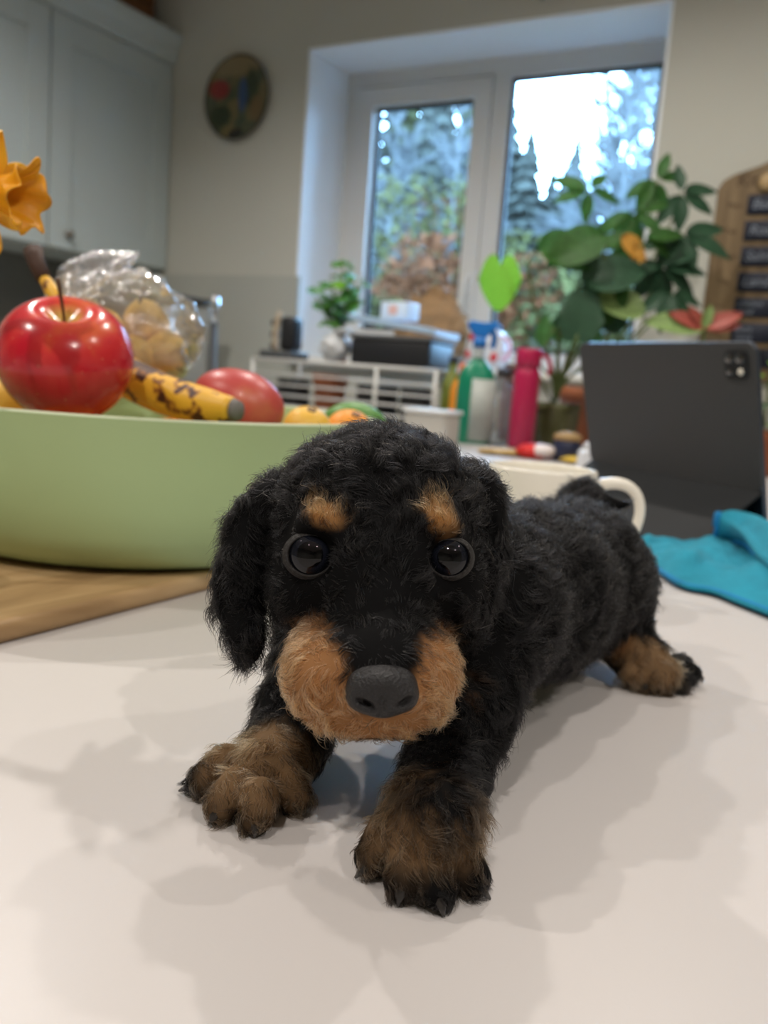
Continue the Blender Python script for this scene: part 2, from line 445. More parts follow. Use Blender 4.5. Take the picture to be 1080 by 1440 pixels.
# hind legs
Cn(sd, (848, 838, 0.44), (884, 908, 0.435), 0.0235, 0.0112, 0.01)
Cn(sd, (884, 908, 0.435), (902, 925, 0.43), 0.0112, 0.0105, 0.008)
sd.cone(P(902, 925, 0.43), Gz(928, 946, 0.010), 0.0105, 0.0095, 0.006)
HT = [(908, 958), (932, 961), (954, 957), (970, 947)]
for px, py in HT: sd.cone(Gz(px - 18, py - 12, 0.009), Gz(px, py, 0.0056), 0.0058, 0.0052, 0.0014)
Cn(sd, (775, 845, 0.465), (735, 890, 0.475), 0.022, 0.0125, 0.01)
sd.cone(P(735, 890, 0.475), Gz(706, 905, 0.010), 0.0125, 0.0115, 0.006)
HT2 = [(686, 912), (700, 918), (716, 920), (732, 916)]
for px, py in HT2: sd.cone(Gz(px + 6, py - 12, 0.009), Gz(px, py, 0.0058), 0.0065, 0.0058, 0.0025)
# tail
Cn(sd, (806, 738, 0.465), (820, 707, 0.472), 0.0145, 0.0108, 0.01)
Cn(sd, (820, 707, 0.472), (852, 711, 0.472), 0.0108, 0.0046, 0.006)
Cn(sd, (852, 711, 0.472), (884, 709, 0.468), 0.0048, 0.0012, 0.004)
# front legs
Cn(sd, (690, 872, 0.325), (664, 985, 0.305), 0.023, 0.0145, 0.012)
Cn(sd, (664, 985, 0.305), (630, 1078, 0.288), 0.0145, 0.0125, 0.01)
sd.cone(P(630, 1078, 0.288), Gz(606, 1158, 0.0165), 0.0125, 0.0125, 0.008)
sd.cone(Gz(606, 1158, 0.0165), Gz(597, 1178, 0.0115), 0.0122, 0.0102, 0.007)
FT = [(524, 1206), (566, 1238), (616, 1250), (663, 1232)]
for i, (px, py) in enumerate(FT):
    sd.cone(Gz(595 + (px - 595) * 0.72, py - 36, 0.0105), Gz(px, py, 0.0056), 0.0060, 0.0054, 0.0012)
Cn(sd, (455, 905, 0.33), (418, 1000, 0.312), 0.019, 0.0118, 0.012)
Cn(sd, (418, 1000, 0.312), (405, 1050, 0.303), 0.0118, 0.0118, 0.01)
sd.cone(P(405, 1050, 0.303), Gz(374, 1082, 0.0118), 0.0122, 0.0105, 0.008)
LT = [(286, 1098), (310, 1132), (360, 1147), (416, 1120)]
for i, (px, py) in enumerate(LT):
    sd.cone(Gz(372 + (px - 372) * 0.62, py - 26, 0.0112), Gz(px, py, 0.0056), 0.0062, 0.0056, 0.0012)
# head
E(sd, 532, 738, 0.294, 152, 138, 0.036, 0.008)                         # skull
E(sd, 535, 790, 0.276, 122, 92, 0.026, 0.010)                          # forehead and face
E(sd, 425, 826, 0.283, 42, 62, 0.020, 0.010)                           # cheeks
E(sd, 642, 830, 0.285, 38, 62, 0.020, 0.010)
E(sd, 524, 940, 0.258, 112, 78, 0.028, 0.010)                          # muzzle
E(sd, 455, 950, 0.252, 50, 62, 0.018, 0.008)                           # lip pads
E(sd, 592, 950, 0.252, 48, 60, 0.018, 0.008)
E(sd, 537, 955, 0.240, 58, 56, 0.018, 0.008)                           # snout
Cn(sd, (535, 800, 0.268), (537, 925, 0.240), 0.0105, 0.0098, 0.010)    # bridge
E(sd, 525, 1000, 0.250, 70, 28, 0.016, 0.006)                          # chin
E(sd, 452, 738, 0.262, 34, 22, 0.008, 0.006)                           # brows
E(sd, 616, 740, 0.262, 32, 22, 0.008, 0.006)
# ears
for (px, py, d, rx, ry, rf, rot) in ((374, 706, 0.297, 24, 40, 0.012, -24), (345, 760, 0.291, 32, 66, 0.0075, -14), (335, 830, 0.284, 36, 64, 0.0058, 0), (346, 890, 0.279, 26, 44, 0.005, 8)):
    E(sd, px, py, d, rx, ry, rf, 0.005, rot)
for (px, py, d, rx, ry, rf, rot) in ((676, 690, 0.298, 26, 40, 0.014, 25), (694, 745, 0.300, 17, 62, 0.017, 2), (682, 820, 0.293, 16, 62, 0.016, -12), (667, 872, 0.287, 12, 30, 0.011, -20)):
    E(sd, px, py, d, rx, ry, rf, 0.004, rot)
# eye sockets
EYES = [(437, 780, 24.5), (631, 784, 22.5)]
eye_c = []
for px, py, r in EYES:
    d = sd.hit(px, py); R_ = S(r, d) * 1.34
    c = CAM + ray(px, py) * (d + R_ * 0.36)
    eye_c.append((c, R_))
for c, R_ in eye_c: sd.ell(c - FW * R_ * 0.66, (R_ * 1.2, R_ * 1.05, R_ * 0.40), 0.003, CA, True)
# stand on the table: nothing below it
zz = sd.ax[2][None, None, :].astype(np.float32)
sd.D = np.maximum(sd.D, (TZ + 0.0004) - zz)
BV, BQ = surface_nets(sd.D, sd.lo, sd.h)

# coat colour by place on the body
def inell(p, px, py, d, rx, ry, rf, rot=0, soft=0.35):
    A = inplane(rot); q = ((p - P(px, py, d)) @ A.T) / np.array([S(rx, d), S(ry, d), rf])
    return np.clip((1 + soft - np.linalg.norm(q, axis=1)) / (2 * soft), 0, 1)
def insph(p, c, r, soft=0.35):
    q = np.linalg.norm(p - c, axis=1) / r
    return np.clip((1 + soft - q) / (2 * soft), 0, 1)
def vnoise(p, sc, seed=0):
    """cheap smooth noise from summed waves"""
    r_ = np.random.default_rng(seed); out = np.zeros(len(p))
    for k in range(7):
        w = r_.normal(size=3); w /= np.linalg.norm(w); fq = sc * r_.uniform(0.6, 1.7)
        out += np.sin(p @ w * fq * 2 * math.pi + r_.uniform(0, 6.28))
    return out / 3.0
def sstep(x): return x * x * (3 - 2 * x)
BLACK = np.array([0.0022, 0.0021, 0.0024]); TAN = np.array([0.33, 0.158, 0.064]); BROWN = np.array([0.20, 0.122, 0.062]); RUST = np.array([0.25, 0.125, 0.045])
def coat(p):
    nz_ = vnoise(p, 130, 3) * 0.12 + vnoise(p, 320, 4) * 0.07
    c = np.tile(BLACK, (len(p), 1))
    def mixin(m, colr):
        m = sstep(np.clip(m + nz_ * (m > 0.02) * (m < 0.98), 0, 1))[:, None]
        return c * (1 - m) + colr * m
    # muzzle
    m = np.maximum.reduce([inell(p, 450, 958, 0.255, 66, 84, 0.05, 10, 0.2), inell(p, 600, 962, 0.255, 62, 80, 0.05, -8, 0.2), inell(p, 525, 1008, 0.25, 100, 34, 0.05, 0, 0.25)])
    m = m * (1 - inell(p, 537, 892, 0.235, 52, 88, 0.05, 0, 0.2))
    c = mixin(m, TAN)
    c = mixin(0.9 * inell(p, 456, 723, 0.262, 30, 17, 0.016, -28, 0.4), RUST)
    c = mixin(inell(p, 618, 728, 0.262, 21, 29, 0.016, 25, 0.4) * 0.9, RUST)
    c = mixin(0.15 * inell(p, 662, 968, 0.29, 12, 22, 0.03), TAN * 0.6)
    c = mixin(0.8 * inell(p, 532, 1032, 0.25, 34, 14, 0.03), BLACK)
    # paws: brown with black toes
    for cc, rr in ((Gz(592, 1182, 0.010), 0.0180), (Gz(362, 1100, 0.010), 0.0205), (P(395, 1062, 0.30), 0.0125), (Gz(920, 950, 0.012), 0.019), (Gz(708, 905, 0.012), 0.02), (P(872, 902, 0.43), 0.011)):
        c = mixin(insph(p, cc, rr, 0.2), BROWN)
    c = mixin(0.8 * insph(p, Gz(668, 1165, 0.012), 0.006), TAN * 0.7)
    c = mixin(0.75 * insph(p, P(866, 902, 0.425), 0.008), TAN * 0.7)
    for L_ in (FT, LT, HT, HT2):
        for px, py in L_: c = mixin(0.92 * insph(p, Gz(px, py + 2, 0.004), 0.0080, 0.4), BLACK)
    c = mixin(0.7 * insph(p, Gz(940, 950, 0.016), 0.009, 0.4), BLACK)
    return c
def coat_material(name, hair):
    m = bpy.data.materials.new(name); m.use_nodes = True; N = m.node_tree.nodes; L = m.node_tree.links
    at = N.new('ShaderNodeAttribute'); at.attribute_name = 'coat'
    b = N['Principled BSDF']
    if hair:
        N.remove(b); h_ = N.new('ShaderNodeBsdfHairPrincipled'); h_.parametrization = 'COLOR'
        h_.inputs['Roughness'].default_value = 0.36; h_.inputs['Radial Roughness'].default_value = 0.5; h_.inputs['IOR'].default_value = 1.31
        L.new(at.outputs['Color'], h_.inputs['Color']); L.new(h_.outputs[0], N['Material Output'].inputs['Surface'])
    else:
        b.inputs['Roughness'].default_value = 0.8; b.inputs['Specular IOR Level'].default_value = 0.1
        L.new(at.outputs['Color'], b.inputs['Base Color'])
    return m
M_skin = coat_material('puppy_skin', False)
M_fur = coat_material('puppy_fur', True)

pup = thing('puppy', 'black and tan wire-haired dachshund puppy standing on the white table looking at the camera', 'puppy', tuple(RM(-0.1, 0.32, 0)))
pinv = -np.array(pup.location)
body = fmesh('body', BV + pinv, BQ, M_skin, pup)
ca = body.data.attributes.new('coat', 'FLOAT_COLOR', 'POINT')
bc = coat(BV) * 0.8
ca.data.foreach_set('color', np.concatenate([bc, np.ones((len(bc), 1))], 1).astype(np.float32).ravel())

# eyes and lids
def eye_mat():
    m = mat('puppy_eye', (0.01, 0.012, 0.02), 0.02, spec=0.42)
    N, L, b = nodes(m); tc = N.new('ShaderNodeTexCoord'); sx = N.new('ShaderNodeSeparateXYZ'); L.new(tc.outputs['Object'], sx.inputs[0])
    # z of the eye object points out of the head: pupil, iris, white
    r_ = ramp(N, [(0.0, (0.10, 0.085, 0.075)), (0.36, (0.06, 0.05, 0.045)), (0.42, (0.003, 0.003, 0.004)), (0.60, (0.004, 0.005, 0.008)), (0.80, (0.008, 0.009, 0.014)), (0.84, (0.001, 0.001, 0.0015))])
    L.new(sx.outputs['Z'], r_.inputs['Fac']); L.new(r_.outputs['Color'], b.inputs['Base Color'])
    return m
M_eye = eye_mat()
M_lid = mat('puppy_eyelid', (0.021, 0.019, 0.018), 0.55, spec=0.3, bump=0.6, bscale=700)
for i, (c, R_) in enumerate(eye_c):
    out = CAM - c; out /= np.linalg.norm(out)
    out = out + RT * (-0.05 if i == 0 else 0.06); out /= np.linalg.norm(out)
    q = Vector(out).to_track_quat('Z', 'Y')
    bl = MB().ball((0, 0, 0), 1.0, 32, 24).build('eye', M_eye, pup)
    bl.location = Vector(c + pinv); bl.rotation_mode = 'QUATERNION'; bl.rotation_quaternion = q; bl.scale = (R_, R_, R_ * 0.82)
    # eyelid: a rim of skin around an almond opening
    ups = Vector(UP); qi = q.inverted(); lu = qi @ ups; ang0 = math.atan2(lu.y, lu.x) - math.pi / 2
    V = []; n_ = 48; prof = [(0.88, 0.34), (0.90, 0.43), (0.935, 0.47), (0.99, 0.455), (1.06, 0.37), (1.13, 0.20), (1.18, 0.0)]
    for mth, rr in prof:
        for k in range(n_):
            a = 2 * math.pi * k / n_
            lat = R_ * mth * (1.0 + 0.05 * math.cos(2 * a) - 0.07 * max(0, math.sin(a)) ** 2)
            aa = a + ang0
            V.append((lat * math.cos(aa), lat * math.sin(aa), rr * R_))
    Fq = [(r * n_ + k, r * n_ + (k + 1) % n_, (r + 1) * n_ + (k + 1) % n_, (r + 1) * n_ + k) for r in range(len(prof) - 1) for k in range(n_)]
    lid = MB().add(V, Fq).build('eyelid', M_lid, pup)
    lid.location = Vector(c + pinv); lid.rotation_mode = 'QUATERNION'; lid.rotation_quaternion = q
    sub = lid.modifiers.new('smooth', 'SUBSURF'); sub.levels = 1; sub.render_levels = 2

# nose
ns = SDF(P(540, 970, 0.232) - 0.02, P(540, 970, 0.232) + 0.02, 0.0004)
nd = sd.hit(537, 968) + 0.004
E(ns, 537, 958, nd + 0.001, 47, 28, 0.0072, 0.003)
E(ns, 510, 978, nd + 0.0012, 24, 22, 0.0058, 0.003)
E(ns, 566, 978, nd + 0.0012, 23, 22, 0.0058, 0.003)
E(ns, 538, 988, nd + 0.0008, 27, 21, 0.0056, 0.003)
fd = nd - 0.0055
E(ns, 513, 992, fd, 17, 6.5, 0.0034, 0.0012, -26, True)
E(ns, 571, 989, fd, 15, 6, 0.0034, 0.0012, 32, True)
E(ns, 537, 1000, fd - 0.0012, 1.6, 14, 0.0022, 0.0014, 0, True)
E(ns, 537, 974, fd - 0.0022, 20, 5, 0.0016, 0.0016, 0, True)
NV, NQ = surface_nets(ns.D, ns.lo, ns.h)
M_nose = mat('puppy_nose', (0.016, 0.015, 0.016), 0.42, spec=0.4, bump=0.5, bscale=1100)
fmesh('nose', NV + pinv, NQ, M_nose, pup)

# claws
M_claw = mat('puppy_claw', (0.015, 0.012, 0.010), 0.3)
def claw(px, py, dx, dy):
    a = Gz(px, py, 0.0065) ; b = Gz(px + dx * 0.6, py + dy * 0.6, 0.0042); c = Gz(px + dx, py + dy, 0.0008)
    MB().tube([a + pinv, (a + b) / 2 + pinv + np.array([0, 0, 0.0008]), b + pinv, c + pinv], [0.0021, 0.0020, 0.0014, 0.0004], 8).build('claw', M_claw, pup)
for (px, py), dv in zip(FT, ((-24, 28), (-6, 36), (8, 38), (26, 32))): claw(px, py, *dv)
for (px, py), dv in zip(LT, ((-34, 14), (-16, 28), (-2, 30), (20, 12))): claw(px, py, *dv)
for (px, py), dv in zip(HT, ((0, 14), (6, 14), (12, 12), (14, 6))): claw(px, py, *dv)
for (px, py), dv in zip(HT2, ((-6, 6), (-2, 8), (2, 8), (6, 6))): claw(px, py, *dv)

# fur: strands that grow with the coat's lie, wavy, coloured like the skin beneath
def lie_and_length(p, nrm):
    """direction the hair lies in and its length"""
    n_ = len(p)
    tailw = np.array([0.5, 0.85, -0.35])              # along the back, falling
    flow = np.tile(tailw, (n_, 1)).astype(float)
    ln = np.full(n_, 0.0080); lift = np.full(n_, 0.26); curl = np.full(n_, 0.26)
    nose_p = P(537, 960, 0.235)
    def setw(w, fl, l_, li, cu):
        nonlocal flow, ln, lift, curl
        w = w[:, None]; flow = flow * (1 - w) + fl * w
        w = w[:, 0]; ln = ln * (1 - w) + l_ * w; lift = lift * (1 - w) + li * w; curl = curl * (1 - w) + cu * w
    # legs: down
    wleg = np.clip((TZ + 0.055 - p[:, 2]) / 0.02, 0, 1)
    setw(wleg, np.tile([0.0, -0.25, -1.0], (n_, 1)), 0.0062, 0.30, 0.30)
    wp = np.clip((TZ + 0.020 - p[:, 2]) / 0.01, 0, 1)
    fl = np.tile([0.0, -0.8, -0.6], (n_, 1)); setw(wp, fl, 0.0036, 0.28, 0.26)
    whp = insph(p, Gz(915, 940, 0.012), 0.026); setw(whp, np.tile([0.45, -0.35, -0.75], (n_, 1)), 0.0062, 0.26, 0.26)
    # head: away from the nose, back over the skull
    wh = np.maximum.reduce([inell(p, 532, 760, 0.29, 190, 190, 0.05), inell(p, 525, 920, 0.255, 150, 130, 0.045)])
    away = p - nose_p; away /= np.linalg.norm(away, axis=1, keepdims=True) + 1e-6
    away = away + np.array([0, 0, -0.25])
    setw(wh, away, 0.0040, 0.20, 0.20)
    wtop = inell(p, 535, 670, 0.29, 170, 100, 0.05); setw(wtop, away, 0.0058, 0.32, 0.42)
    wm = np.maximum(inell(p, 455, 955, 0.255, 85, 90, 0.04), inell(p, 598, 955, 0.255, 80, 90, 0.04))
    side = np.sign((p - P(537, 950, 0.25)) @ RT)[:, None] * RT * 0.55 + np.array([0, 0.35, -0.75]); setw(wm, side, 0.0050, 0.30, 0.22)
    wb = inell(p, 537, 880, 0.242, 46, 60, 0.02); setw(wb, away, 0.0034, 0.20, 0.15)
    wbr = np.maximum(inell(p, 456, 722, 0.262, 44, 28, 0.02), inell(p, 618, 727, 0.262, 36, 40, 0.02)); setw(wbr, away * 0.6 + UP * 0.9, 0.0056, 0.36, 0.2)
    we = np.maximum.reduce([inell(p, 338, 830, 0.285, 62, 150, 0.02), inell(p, 688, 790, 0.296, 36, 130, 0.03)])
    setw(we, np.tile([0.0, 0.0, -1.0], (n_, 1)), 0.0066, 0.20, 0.36)
    wt = inell(p, 850, 712, 0.472, 50, 28, 0.02); setw(wt, np.tile(RT, (n_, 1)), 0.0038, 0.20, 0.1)
    wbl = inell(p, 800, 935, 0.40, 90, 26, 0.05, 20); setw(wbl, np.tile([0.1, 0.1, -1.0], (n_, 1)), 0.0115, 0.25, 0.25)
    for ec, R_ in eye_c:
        de = np.linalg.norm(p - ec, axis=1); ln = ln * np.clip((de - R_ * 0.9) / (R_ * 1.5), 0.38, 1)
        near = np.clip(1 - (de - R_ * 1.0) / (R_ * 1.1), 0, 1)[:, None]; outw = p - ec; outw /= np.linalg.norm(outw, axis=1, keepdims=True); flow = flow / (np.linalg.norm(flow, axis=1, keepdims=True) + 1e-6) * (1 - 0.5 * near) + outw * near * 0.5
    flow = flow - nrm * np.sum(flow * nrm, 1, keepdims=True); flow /= np.linalg.norm(flow, axis=1, keepdims=True) + 1e-6
    return flow, ln, lift, curl

def grow(count):
    T = np.concatenate([BQ[:, [0, 1, 2]], BQ[:, [0, 2, 3]]])
    a, b, c = BV[T[:, 0]], BV[T[:, 1]], BV[T[:, 2]]
    ar = np.linalg.norm(np.cross(b - a, c - a), axis=1) / 2
    cen = (a + b + c) / 3
    dens = np.ones(len(T))
    dens *= 1 + 1.2 * np.clip(1 - (np.linalg.norm(cen - P(530, 800, 0.27), axis=1) / 0.06), 0, 1)      # the face is the closest
    dens *= np.where(cen[:, 2] < TZ + 0.0012, 0.0, 1.0)
    dens *= np.where((cen[:, 1] > 0.36) & (cen[:, 2] > TZ + 0.035), 0.75, 1.0)
    w = ar * dens; w /= w.sum()
    ti = rng.choice(len(T), count, p=w)
    r1 = np.sqrt(rng.random(count)); r2 = rng.random(count)
    p = a[ti] * (1 - r1)[:, None] + b[ti] * (r1 * (1 - r2))[:, None] + c[ti] * (r1 * r2)[:, None]
    keep = np.ones(count, bool)
    for ec, R_ in eye_c: keep &= np.linalg.norm(p - (ec - FW * R_ * 0.3), axis=1) > R_ * 1.0
    keep &= inell(p, 537, 972, nd - 0.002, 49, 42, 0.012, 0, 0.02) < 0.5
    p = p[keep]; n_ = len(p)
    nrm = sd.grad(p)
    flow, ln, lift, curl = lie_and_length(p, nrm)
    side = np.cross(nrm, flow)
    # neighbouring hairs share a lean so the coat breaks into locks
    tw = vnoise(p, 85, 11) * 0.9 + vnoise(p, 190, 12) * 0.45
    flow2 = flow * np.cos(tw)[:, None] + side * np.sin(tw)[:, None]
    side2 = np.cross(nrm, flow2)
    lf = np.clip(lift + vnoise(p, 150, 13) * 0.10 + rng.normal(0, 0.07, n_), 0.06, 0.9)
    d0 = nrm * lf[:, None] + flow2 * (1 - lf)[:, None] + rng.normal(0, 0.07, (n_, 3)); d0 /= np.linalg.norm(d0, axis=1, keepdims=True)
    L_ = ln * rng.uniform(0.6, 1.15, n_) * (1 + 0.35 * vnoise(p, 60, 14).clip(-1, 1) * 0.6)
    stray = rng.random(n_) < 0.02; L_ = np.where(stray, L_ * 1.6, L_)
    K = 7; s_ = np.linspace(0, 1, K)
    ph = vnoise(p, 110, 15) * 3.0 + rng.normal(0, 0.5, n_); fq = 0.75 + 0.3 * vnoise(p, 90, 16)
    pts = np.empty((n_, K, 3), np.float32)
    for j, t_ in enumerate(s_):
        wv = curl * L_ * t_ ** 0.8
        arg = 2 * math.pi * fq * t_ + ph
        off = (np.sin(arg) - np.sin(ph))[:, None] * side2 + (np.cos(arg) - np.cos(ph))[:, None] * nrm * 0.6
        pts[:, j] = p - nrm * 0.0004 + d0 * (L_ * t_)[:, None] + flow2 * (0.28 * L_ * t_ * t_)[:, None] - nrm * (0.22 * L_ * t_ * t_)[:, None] + off * wv[:, None]
    # hairs gather into small wavy locks round guide hairs
    from mathutils import kdtree
    gi = rng.choice(n_, 8500, replace=False); kd = kdtree.KDTree(len(gi))
    for q, ix in enumerate(gi): kd.insert(p[ix], q)
    kd.balance()
    own = gi[np.array([kd.find(r_)[1] for r_ in p])]
    same = np.clip((np.sum(nrm * nrm[own], 1) - 0.5) * 3, 0, 1) * rng.uniform(0.25, 0.85, n_)
    for j, t_ in enumerate(s_):
        w = (same * t_ ** 0.9)[:, None]
        scale = (L_ / L_[own])[:, None]
        tgt = pts[own, 0] + (pts[own, j] - pts[own, 0]) * np.clip(scale, 0.5, 1.3)
        pts[:, j] = pts[:, j] * (1 - w) + tgt * w
    lowz = TZ + 0.0006
    pts[..., 2] = np.maximum(pts[..., 2], lowz)
    col = coat(p)
    lum = col.sum(1)
    jit = rng.uniform(0.6, 1.45, n_)[:, None]
    col = col * jit
    grey = (rng.random(n_) < 0.05) & (lum < 0.05); col[grey] = np.array([0.03, 0.025, 0.02])
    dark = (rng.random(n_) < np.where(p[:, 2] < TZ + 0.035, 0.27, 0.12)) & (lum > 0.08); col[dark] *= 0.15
    pale = (rng.random(n_) < 0.08) & (lum > 0.08) & ~dark; col[pale] = col[pale] * 0.6 + np.array([0.16, 0.11, 0.06])
    return pts, col, n_, K
pts, hcol, nh, K = grow(FUR_COUNT if 'FUR_COUNT' in globals() else 240000)
hc = bpy.data.hair_curves.new('fur')
hc.add_curves([K] * nh)
hc.attributes['position'].data.foreach_set('vector', (pts + pinv).astype(np.float32).ravel())
ra = hc.attributes.get('radius') or hc.attributes.new('radius', 'FLOAT', 'POINT')
prof = np.array([0.000062, 0.000065, 0.000064, 0.00006, 0.000052, 0.000038, 0.000012], np.float32)
ra.data.foreach_set('value', np.tile(prof, nh))
cc = hc.attributes.new('coat', 'FLOAT_COLOR', 'CURVE')
cc.data.foreach_set('color', np.concatenate([hcol, np.ones((nh, 1))], 1).astype(np.float32).ravel())
hc.materials.append(M_fur)
fur = bpy.data.objects.new('fur', hc); COL.objects.link(fur); fur.parent = pup
tag(fur, 'short wavy black coat with tan brows, muzzle and paws', kind='stuff')
# ------------------------------------------------------------------ board, bowl, fruit, flower
def put(mb, name, m, par, merge=False):          # shapes given in world coordinates under a thing
    off = -np.array(par.location)
    mb.v = [tuple(np.array(p) + off) for p in mb.v]
    return mb.build(name, m, par, merge=merge)
def bez(p0, p1, p2, p3, n):
    p0, p1, p2, p3 = map(lambda q: np.array(q, float), (p0, p1, p2, p3)); out = []
    for i in range(n + 1):
        t = i / n; out.append((1 - t) ** 3 * p0 + 3 * (1 - t) ** 2 * t * p1 + 3 * (1 - t) * t * t * p2 + t ** 3 * p3)
    return out
def catmull(pts, per=6):
    pts = [np.array(p, float) for p in pts]; q = [2 * pts[0] - pts[1]] + pts + [2 * pts[-1] - pts[-2]]; out = []
    for i in range(1, len(q) - 2):
        for k in range(per):
            t = k / per
            out.append(0.5 * ((2 * q[i]) + (-q[i - 1] + q[i + 1]) * t + (2 * q[i - 1] - 5 * q[i] + 4 * q[i + 1] - q[i + 2]) * t * t + (-q[i - 1] + 3 * q[i] - 3 * q[i + 1] + q[i + 2]) * t ** 3))
    out.append(pts[-1]); return out
def lerpl(vals, n):
    x = np.linspace(0, len(vals) - 1, n); return list(np.interp(x, np.arange(len(vals)), vals))

# wooden board, its long edge runs with the room
M_board = mat('board_wood', (0.5, 0.33, 0.17), 0.45)
N, L, b = nodes(M_board)
tc = N.new('ShaderNodeTexCoord'); mp = N.new('ShaderNodeMapping'); mp.inputs['Scale'].default_value = (14, 2.2, 14)
L.new(tc.outputs['Object'], mp.inputs['Vector'])
nz = N.new('ShaderNodeTexNoise'); nz.inputs['Scale'].default_value = 2.2; nz.inputs['Detail'].default_value = 8; nz.inputs['Distortion'].default_value = 1.6
L.new(mp.outputs['Vector'], nz.inputs['Vector'])
rp = ramp(N, [(0.30, (0.26, 0.155, 0.07)), (0.47, (0.42, 0.27, 0.13)), (0.60, (0.50, 0.34, 0.18)), (0.75, (0.58, 0.43, 0.26))])
L.new(nz.outputs['Fac'], rp.inputs['Fac']); L.new(rp.outputs['Color'], b.inputs['Base Color'])
BT = 0.012
bo = MB().bevbox((0, 0, BT / 2), (0.46, 0.62, BT), 0.004, 3).build('chopping_board', M_board, None, tuple(RM(-0.35 - 0.23, 0.50, 0)), ROOMROT)
tag(bo, 'flat brown wooden chopping board under the green fruit bowl', 'board')

# bowl
BC = np.array([-0.18, 0.64, TZ])
BZ = BT + 0.0003
M_bowl = mat('green_melamine', (0.43, 0.57, 0.29), 0.42, spec=0.4, var=0.02, vscale=6)
M_rim = mat('bowl_rim', (0.55, 0.62, 0.42), 0.45)
bowl = thing('fruit_bowl', 'large pale green bowl full of fruit on the wooden board', 'bowl', tuple(BC + [0, 0, BZ]))
zr = 0.107 - BZ
prof = [(0.0005, 0.0), (0.118, 0.0), (0.131, 0.004), (0.143, 0.0125), (0.152, 0.025), (0.1585, 0.042), (0.164, 0.065), (0.1675, 0.085), (0.17, zr)]
inner = [(0.1665, zr), (0.164, 0.085), (0.160, 0.065), (0.154, 0.042), (0.147, 0.027), (0.137, 0.015), (0.125, 0.008), (0.0005, 0.006)]
MB().lathe(prof, 72).build('bowl_wall', M_bowl, bowl)
MB().lathe([(0.17, zr), (0.1695, zr + 0.0012), (0.167, zr + 0.0012), (0.1665, zr)], 72).build('rim', M_rim, bowl)
MB().lathe(inner, 72).build('bowl_inside', M_bowl, bowl)

# apple
M_apple = mat('red_apple_skin', (0.6, 0.02, 0.03), 0.22, spec=0.5, coat=0.3)
N, L, b = nodes(M_apple); tc = N.new('ShaderNodeTexCoord'); sx = N.new('ShaderNodeSeparateXYZ'); L.new(tc.outputs['Object'], sx.inputs[0])
nz = N.new('ShaderNodeTexNoise'); nz.inputs['Scale'].default_value = 60; nz.inputs['Detail'].default_value = 6
mp = N.new('ShaderNodeMapping'); mp.inputs['Scale'].default_value = (1, 1, 0.18); L.new(tc.outputs['Object'], mp.inputs['Vector']); L.new(mp.outputs['Vector'], nz.inputs['Vector'])
ma = N.new('ShaderNodeMath'); ma.operation = 'MULTIPLY_ADD'; ma.inputs[1].default_value = 9; L.new(sx.outputs['Z'], ma.inputs[0]); L.new(nz.outputs['Fac'], ma.inputs[2])
rp = ramp(N, [(0.15, (0.40, 0.006, 0.016)), (0.55, (0.52, 0.010, 0.026)), (0.80, (0.60, 0.035, 0.035)), (0.98, (0.62, 0.10, 0.03))])
L.new(ma.outputs[0], rp.inputs['Fac'])
# pale flecks and the yellow hollow by the stalk
vo = N.new('ShaderNodeTexVoronoi'); vo.inputs['Scale'].default_value = 150; L.new(tc.outputs['Object'], vo.inputs['Vector'])
fl = N.new('ShaderNodeMapRange'); fl.inputs['From Min'].default_value = 0.05; fl.inputs['From Max'].default_value = 0.12; fl.inputs['To Min'].default_value = 0.35; fl.inputs['To Max'].default_value = 0
L.new(vo.outputs['Distance'], fl.inputs['Value'])
mx = N.new('ShaderNodeMix'); mx.data_type = 'RGBA'; mx.inputs['B'].default_value = (0.75, 0.35, 0.2, 1)
L.new(fl.outputs[0], mx.inputs['Factor']); L.new(rp.outputs['Color'], mx.inputs['A'])
cx = N.new('ShaderNodeVectorMath'); cx.operation = 'MULTIPLY'; cx.inputs[1].default_value = (1, 1, 0); L.new(tc.outputs['Object'], cx.inputs[0])
ln = N.new('ShaderNodeVectorMath'); ln.operation = 'LENGTH'; L.new(cx.outputs[0], ln.inputs[0])
hr = N.new('ShaderNodeMapRange'); hr.inputs['From Min'].default_value = 0.006; hr.inputs['From Max'].default_value = 0.013; hr.inputs['To Min'].default_value = 1; hr.inputs['To Max'].default_value = 0
L.new(ln.outputs['Value'], hr.inputs['Value'])
gz = N.new('ShaderNodeMath'); gz.operation = 'GREATER_THAN'; gz.inputs[1].default_value = 0.0; L.new(sx.outputs['Z'], gz.inputs[0])
hm = N.new('ShaderNodeMath'); hm.operation = 'MULTIPLY'; L.new(hr.outputs[0], hm.inputs[0]); L.new(gz.outputs[0], hm.inputs[1])
mx2 = N.new('ShaderNodeMix'); mx2.data_type = 'RGBA'; mx2.inputs['B'].default_value = (0.60, 0.36, 0.08, 1)
L.new(hm.outputs[0], mx2.inputs['Factor']); L.new(mx.outputs['Result'], mx2.inputs['A']); L.new(mx2.outputs['Result'], b.inputs['Base Color'])
def apple_shape(R):
    pr = []
    for i in range(33):
        th = math.pi * i / 32
        r = R * (math.sin(th) ** 0.86) * (1.0 + 0.06 * math.cos(th))
        z = R * 0.90 * math.cos(th) - 0.30 * R * math.exp(-(r / (0.26 * R)) ** 2) * (1 if th < 1.5 else -0.55)
        pr.append((max(r, 1e-4), z))
    return pr[::-1]
M_stalk = mat('fruit_stalk', (0.09, 0.045, 0.02), 0.6)
apc = P(92, 507, 0.545); aR = S(93, 0.545)
apple = thing('apple', 'shiny red apple with a long thin stalk at the front of the bowl', 'apple', tuple(apc))
ab = MB().lathe(apple_shape(aR), 48).build('apple_flesh', M_apple, apple)
